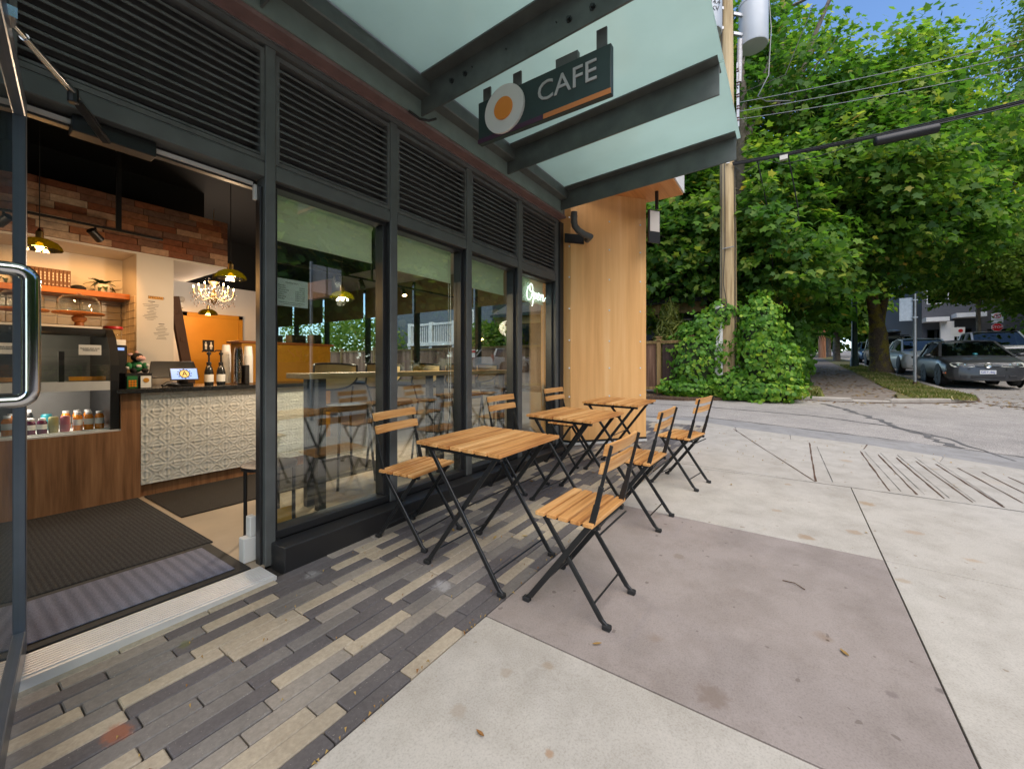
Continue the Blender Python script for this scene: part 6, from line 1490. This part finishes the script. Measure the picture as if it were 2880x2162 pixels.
b = MB(); b.box(F-.04,F+.012,-.36,.36,.235,.345); b.box(F-.04,F+.010,-.585,-.41,.245,.345); b.box(F-.04,F+.010,.41,.585,.245,.345); b.build('lower_intake', M['trim'], gc, local=True, bevel=.02)
b = MB(); b.box(F-.02,F+.016,-.34,.34,.30,.307); b.box(F-.02,F+.016,-.34,.34,.268,.275); b.build('intake_bar', M['rim'], gc, local=True)
b = MB()
for s in (1,-1): b.bar((F+.004,s*.36,.525),(F-.16,s*.80,.525),.03,.03)
b.build('bumper_strip', M['p_grey'], gc, local=True)
for s in (1,-1): b = MB(); b.bar((F-.20,s*.838,.40),(F-.34,s*.868,.40),.014,.045); b.build('side_marker', M['amber'], gc, local=True)
b = MB(); b.ball((F-1.1,.02,.985),(.06,.07,.05),8,6); b.build('dashboard_toy', M['teal'], gc, local=True, smooth=80)
# white hatch EV behind it
p_['m'] = M['p_white']
wc, L, W = car('white angular hatchback with black slit lamps, second parked car', 26.3, -4.95, PI, (4.6,1.9,1.6),
    [(0,.34,.74,.74,.78),(.06,.24,.84,.80,.84),(.3,.2,.92,.86,.92),(.8,.2,.95,.93,1.0),(1.2,.2,.95,.98,1.03),(2.2,.2,.95,1.0,1.05),(3.6,.2,.95,1.03,1.08),(4.3,.24,.93,1.05,1.08),(4.6,.4,.82,1.0,1.04)],
    [(.95,.80,1.0),(1.9,.64,1.52),(2.7,.65,1.59),(3.8,.62,1.52),(4.35,.76,1.08)], wh=(.85,3.85), wr=.36)
F = L/2
b = MB(); b.box(F-.04,F+.01,-.66,.66,.66,.74); b.build('lamp_slit', M['black'], wc, local=True, bevel=.01)
for s in (1,-1): b = MB(); b.box(F+.0105,F+.016,s*.46-.10,s*.46-.02,.675,.725); b.box(F+.0105,F+.016,s*.46+.02,s*.46+.10,.675,.725); b.build('headlight', M['headlamp'], wc, local=True)
b = MB(); b.ext([(F+.002,-.66,.34),(F+.002,-.40,.46),(F+.002,.40,.46),(F+.002,.66,.34),(F+.002,.5,.30),(F+.002,-.5,.30)],(.012,0,0)); b.build('lower_intake', M['trim'], wc, local=True)
# dark suv with roof box
p_['m'] = M['p_green']
sv, L, W = car('dark olive off-roader with grey roof box behind mossy trunk', 32.6, -4.9, PI, (4.7,1.9,1.85),
    [(0,.42,.82,.95,1.0),(.05,.36,.88,1.05,1.08),(.2,.34,.93,1.08,1.11),(1.2,.34,.95,1.12,1.15),(2.2,.34,.95,1.12,1.15),(4.3,.34,.95,1.12,1.15),(4.65,.38,.93,1.12,1.14),(4.7,.45,.88,1.08,1.1)],
    [(1.15,.82,1.12),(1.75,.74,1.72),(2.8,.75,1.76),(4.35,.74,1.74),(4.66,.82,1.13)], wh=(.9,3.8), wr=.40)
b = MB(); b.ball((0,.05,2.0),(1.0,.42,.17),18,10); b.build('roof_box', M['p_grey'], sv, local=True, smooth=80)
b = MB()
for x in (-.7,.5): b.bar((x,-.72,1.82),(x,.72,1.82),.05,.04)
b.box(-1.5,-.95,-.6,.6,1.84,2.0); b.build('roof_rack', M['trim'], sv, local=True)
for s in (1,-1): b = MB(); b.tube([(L/2-1.1,s*.9,1.0),(L/2-1.15,s*.93,1.55),(L/2-1.05,s*.93,1.65)],.055,8); b.build('snorkel', M['galv'], sv, local=True, smooth=60) if s < 0 else None
# blue compact
p_['m'] = M['p_blue']
bc, L, W = car('dark blue compact car beyond the lamp post', 38.9, -4.85, PI, (3.9,1.7,1.52), [(0,.30,.62,.66,.72),(.05,.22,.74,.72,.78),(.3,.19,.82,.80,.88),(.8,.18,.85,.90,.97),(1.6,.18,.85,.94,.99),(3.2,.18,.85,.97,1.0),(3.8,.25,.80,.96,1.0),(3.9,.36,.70,.88,.92)],
    [(.75,.72,.94),(1.55,.56,1.43),(2.3,.57,1.49),(3.3,.55,1.44),(3.75,.66,.98)], wh=(.75,3.2), wr=.30)
for s in (1,-1): b = MB(); b.ball((L/2-.10,s*.58,.70),(.09,.15,.08),10,6); b.build('headlight', M['headlamp'], bc, local=True, smooth=80)
# silver pickup behind the grey car, across the street
p_['m'] = M['p_silver']
pk, L, W = car('silver pickup truck with wide windscreen behind grey hatchback', 28.6, -7.75, PI, (5.2,1.95,1.85),
    [(0,.44,.84,.98,1.02),(.05,.38,.90,1.06,1.10),(.25,.35,.95,1.10,1.14),(1.2,.34,.97,1.14,1.18),(2.4,.34,.97,1.16,1.19),(5.0,.34,.97,1.16,1.19),(5.2,.45,.92,1.12,1.16)],
    [(1.1,.86,1.16),(1.95,.72,1.78),(2.4,.73,1.82),(3.2,.72,1.78),(3.5,.84,1.17)], wh=(.95,4.1), wr=.38, rim='rimsilver')
F = L/2
b = MB(); b.box(F-.03,F+.02,-.62,.62,.72,.98); b.build('grille', M['trim'], pk, local=True, bevel=.01)
b = MB(); b.box(F+.02,F+.04,-.62,.62,.90,.94); b.box(F+.02,F+.04,-.62,.62,.80,.84); b.build('grille_bar', M['chrome'], pk, local=True)
for s in (1,-1): b = MB(); b.box(F-.08,F+.015,s*.76-.12,s*.76+.12,.76,1.0); b.build('headlight', M['headlamp'], pk, local=True, bevel=.02)
# distant parked cars, small in the picture
FAR = []
def farcar(x, y, m, lb, rz=PI, wagon=False):
    p_['m'] = M[m]
    return car(lb, x, y, rz, (4.4,1.8,1.5), [(0,.30,.66,.70,.76),(.1,.22,.82,.78,.84),(1.0,.18,.9,.92,.97),(2.4,.18,.9,.95,1.0),(4.2,.24,.86,.97,1.0),(4.4,.36,.74,.9,.94)], [(1.0,.74,.95),(1.8,.58,1.42),(2.5,.58,1.47),(3.5,.56,1.42),(4.15,.70,.98)], tail=True)[0]
farcar(47.5,1.9,'p_silver','small silver car far up by the leaning telephone pole'); farcar(58,-9.6,'p_black','black car far up the hill across the road'); farcar(64.5,-9.7,'p_red','red car far up the hill across the road')
farcar(71,-9.8,'p_white','white car far up the hill, tail towards the view',0); farcar(78,-9.9,'p_blue','blue car farthest up the hill across the road')
# car mirrored in the shop windows
p_['m'] = M['p_white']
car('white suv across the street, mirrored in the last windows', 22.5, -11.2, 0, (4.6,1.85,1.68), [(0,.34,.74,.84,.90),(.08,.26,.86,.92,.97),(.9,.22,.92,1.0,1.05),(2.4,.22,.92,1.04,1.08),(4.3,.26,.9,1.06,1.1),(4.6,.4,.8,1.0,1.04)], [(1.05,.78,1.03),(1.9,.62,1.58),(2.7,.63,1.65),(3.9,.61,1.60),(4.4,.74,1.08)], wh=(.9,3.6), wr=.35, rim='rimsilver', tail=True, group=None)
# ================================================================== STREET FURNITURE
sp_ = thing('sign_post', 'grey steel post with backs of signs on the verge corner', 'sign post', (17.9,-3.28,G(17.9,-3.28)))
b = MB(); b.tube([(17.9,-3.28,-.75),(17.9,-3.28,2.26)],.042,10); b.build('post', M['galv'], sp_, smooth=60)
b = MB(); b.box(17.95,17.965,-3.30,-2.92,1.42,2.16); b.build('sign_plate', M['galv'], sp_, bevel=.004)
b = MB(); b.box(17.86,17.95,-3.34,-3.22,2.05,2.08); b.box(17.86,17.95,-3.34,-3.22,1.50,1.53); b.build('clamp', M['galv'], sp_)
b = MB(); b.tube([(17.9,-3.28,-.76),(17.9,-3.28,-.52)],.046,10); b.build('rust_foot', M['debris'], sp_)
def octa(cx, cy, z, r, th): return [(cx, cy+r*math.cos(PI/8+k*PI/4), z+r*math.sin(PI/8+k*PI/4)) for k in range(8)]
sx, sy = 46.0, -12.9
ss = thing('stop_sign', 'red STOP sign on a post above the silver pickup', 'stop sign', (sx,sy,G(sx,sy)))
b = MB(); b.tube([(sx,sy,G(sx,sy)-.1),(sx,sy,3.9)],.04,8); b.build('post', M['galv'], ss)
b = MB(); b.ext(octa(sx-.05,sy,2.86,.32,0),(.02,0,0)); b.build('border', M['paper'], ss)
b = MB(); b.ext(octa(sx-.056,sy,2.86,.298,0),(.005,0,0)); fc = b.build('face', mat('stop_sign_red',(.62,.012,.015),.45,0,.03,6), ss)
b = MB(); b.text('STOP',.235,Matrix(((0,0,-1,sx-.058),(-1,0,0,sy),(0,1,0,2.86),(0,0,0,1))),.002,spacing=1.0); b.build('lettering', M['paper'], fc)
np_ = thing('parking_sign', 'white no-parking sign above the stop sign', 'sign', (sx,sy,3.2))
b = MB(); b.box(sx-.05,sx-.035,sy-.30,sy+.30,3.20,3.92); b.build('panel', M['paper'], np_)
b = MB(); q = [(sx-.055,sy+.17*math.cos(t),3.70+.15*math.sin(t)) for t in [2*PI*k/24 for k in range(25)]]; b.tube(q,.022,5); b.bar((sx-.056,sy-.11,3.60),(sx-.056,sy+.11,3.80),.01,.035); b.build('prohibition_ring', mat('sign_red',(.6,.02,.02),.5,0,0), np_)
b = MB(); b.bar((sx-.053,sy+.03,3.59),(sx-.053,sy+.03,3.80),.006,.035); b.text('NO PARKING',.085,Matrix(((0,0,-1,sx-.053),(-1,0,0,sy),(0,1,0,3.38),(0,0,0,1))),.002); b.text('P',.24,Matrix(((0,0,-1,sx-.052),(-1,0,0,sy),(0,1,0,3.70),(0,0,0,1))),.001); b.build('lettering', M['ink'], np_)
ks = thing('direction_sign', 'small white sign with red mark at the picture edge beyond pickup', 'sign', (31,-10.0,G(31,-9)))
b = MB(); b.tube([(31.05,-10.0,G(31,-9)-.1),(31.05,-10.0,2.3)],.035,8); b.build('post', M['galv'], ks); b = MB(); b.box(30.98,31.0,-10.14,-9.86,1.50,2.05); b.build('panel', M['paper'], ks); b = MB(); b.ball((30.975,-10.0,1.78),(.006,.09,.20),12,8); b.build('red_mark', M['taillamp'], ks)
b = MB(); b.box(30.97,30.972,-10.08,-9.92,1.765,1.795); b.build('mark_bar', M['paper'], ks)
ps = thing('permit_sign', 'small white sign on thin post up the road beyond olive off-roader', 'sign', (42,-9.9,G(42,-9)))
b = MB(); b.tube([(42,-9.9,G(42,-9)),(42,-9.9,G(42,-9)+2.4)],.04,6); b.build('post', M['galv'], ps); b = MB(); b.box(41.93,41.96,-10.25,-9.55,G(42,-9)+1.7,G(42,-9)+2.35); b.build('panel', M['paper'], ps); b = MB(); b.lathe([(.12,41.915),(.12,41.928)],(0,-10.03,G(42,-9)+2.1),12,'x'); b.build('red_mark', M['red'], ps)
lp = thing('lamp_post', 'dark green street lamp post with flared base on the verge', 'lamp post', (29.8,-3.0,G(29.8,-3)))
b = MB(); gz = G(29.8,-3); b.tube([(29.8,-3.0,gz),(29.8,-3.0,gz+7)],[.155,.10],12); b.build('post', M['lampgreen'], lp, smooth=60); b = MB(); b.lathe([(.34,gz),(.34,gz+.05),(.20,gz+.09),(.20,gz+.45),(.165,gz+.6)],(29.8,-3.0,0),14); b.build('base', M['lampgreen'], lp, smooth=40)
b = MB(); b.tube([(29.8,-3,gz+6.9),(29.8,-4,gz+7.5),(29.8,-5.4,gz+7.6)],.05,8); b.ball((29.8,-5.7,gz+7.58),(.15,.35,.09)); b.build('lamp_head', M['lampgreen'], lp, smooth=60)
fp = thing('telephone_pole', 'reddish telephone pole far up beside the path', 'telephone pole', (47.1,-2.46,G(47.1,-2.4)))
b = MB(); b.tube([(47.1,-2.46,G(47,-2.4)-.1),(47.2,-2.40,G(47,-2.4)+9)],[.30,.2],12); b.build('shaft', M['polewood2'], fp, smooth=60); b = MB(); b.bar((47.15,-3.4,G(47,-2)+8.2),(47.15,-1.4,G(47,-2)+8.2),.12,.12); b.build('cross_arm', M['polewood2'], fp)
sg2 = thing('double_sign_post', 'post with two pale sign plates mirrored in the first window', 'sign post', (4.4,-2.95,G(4.4,-2.9)))
b = MB(); b.tube([(4.40,-2.95,-1.2),(4.40,-2.95,2.02)],.03,10); b.build('post', M['galv'], sg2, smooth=60)
b = MB(); b.box(4.43,4.72,-2.96,-2.952,1.44,1.98); b.box(4.73,5.03,-2.93,-2.922,1.42,1.97); b.build('sign_plate', M['white'], sg2, bevel=.004)
# ================================================================== LIGHT, SKY, CAMERA
w = bpy.data.worlds.new('World'); sc.world = w; w.use_nodes = True
nt = w.node_tree; bg = nt.nodes['Background']
sky = nt.nodes.new('ShaderNodeTexSky'); sky.sky_type = 'NISHITA'; sky.sun_disc = False
EL, AZ = 52, -138          # sun height; direction the light comes from, degrees from +X towards +Y
sky.sun_elevation = R(EL); sky.sun_rotation = R(90-AZ); sky.air_density = 1.0; sky.dust_density = 0.0; sky.ozone_density = 6.0
bg.inputs['Strength'].default_value = .15
nt.links.new(sky.outputs[0], bg.inputs[0])
sd = bpy.data.lights.new('sun', 'SUN'); sd.energy = 3.0; sd.angle = R(75); sd.color = (1.0,.885,.745)
so = bpy.data.objects.new('sun', sd); COL.objects.link(so)
dv = Vector((math.cos(R(EL))*math.cos(R(AZ)), math.cos(R(EL))*math.sin(R(AZ)), math.sin(R(EL))))
so.rotation_euler = dv.to_track_quat('Z','Y').to_euler(); so.location = (0,0,30)
def lamp(name, loc, e, col=(1,.50,.16), r=.04):
    l = bpy.data.lights.new(name, 'POINT'); l.energy = e*.82; l.color = col; l.shadow_soft_size = r
    o = bpy.data.objects.new(name, l); COL.objects.link(o); o.location = loc; return o
lamp('pendant_glow', (.515,4.4,.80), 15); lamp('pendant_glow', (1.53,3.93,.71), 19, (1,.70,.42)); lamp('pendant_glow', (2.40,6.9,.70), 12); lamp('pendant_glow', (2.38,3.63,.62), 44, (1,.80,.58))
lamp('chandelier_glow', (2.22,6.2,.98), 26, (1,.80,.62), .2)
def spot(name, loc, tgt, e, col=(1,.47,.14), ang=80):
    l = bpy.data.lights.new(name, 'SPOT'); l.energy = e*.82; l.color = col; l.spot_size = R(ang); l.spot_blend = .6; l.shadow_soft_size = .03
    o = bpy.data.objects.new(name, l); COL.objects.link(o); o.location = loc; o.rotation_euler = (Vector(loc)-Vector(tgt)).to_track_quat('Z','Y').to_euler(); return o
spot('track_spot', (.36,4.80,1.04), (.5,5.55,.4), 18); spot('track_spot', (.90,4.80,1.04), (.95,5.55,.45), 18)
spot('track_spot', (3.45,3.94,.85), (3.6,3.0,-.9), 45, ang=90)
lamp('case_fill', (.2,4.60,.20), 5, (1,.82,.6), .05); lamp('case_fill', (.45,4.52,-.22), 4, (1,.9,.78), .05); lamp('case_fill', (-.3,4.52,-.22), 4, (1,.9,.78), .05)  # added fill inside the case to brighten bottles and shelves, no fixture there
spot('track_spot', (2.55,3.94,.85), (2.5,3.1,-.4), 40, ang=110, col=(1,.85,.68)); spot('track_spot', (2.85,3.94,.85), (3.1,3.2,-.4), 40, ang=110, col=(1,.85,.68))
cd = bpy.data.cameras.new('camera'); cam = bpy.data.objects.new('camera', cd); COL.objects.link(cam)
cam.location = (0,0,0); cam.rotation_euler = (R(90),0,R(34.2-90)); cd.sensor_width = 36; cd.lens = 14.375; cd.shift_y = -.01875; cd.clip_end = 2000; cd.clip_start = .05
sc.camera = cam
sc.view_settings.view_transform = 'Standard'; sc.view_settings.look = 'None'; sc.view_settings.exposure = .86; sc.view_settings.gamma = 1
c = sc.cycles; c.max_bounces = 7; c.diffuse_bounces = 3; c.glossy_bounces = 4; c.transmission_bounces = 5; c.transparent_max_bounces = 12; c.caustics_reflective = False; c.caustics_refractive = False
c.use_denoising = True; c.sample_clamp_indirect = 6
try: c.denoiser = 'OPENIMAGEDENOISE'
except Exception: pass
sc.render.use_persistent_data = False
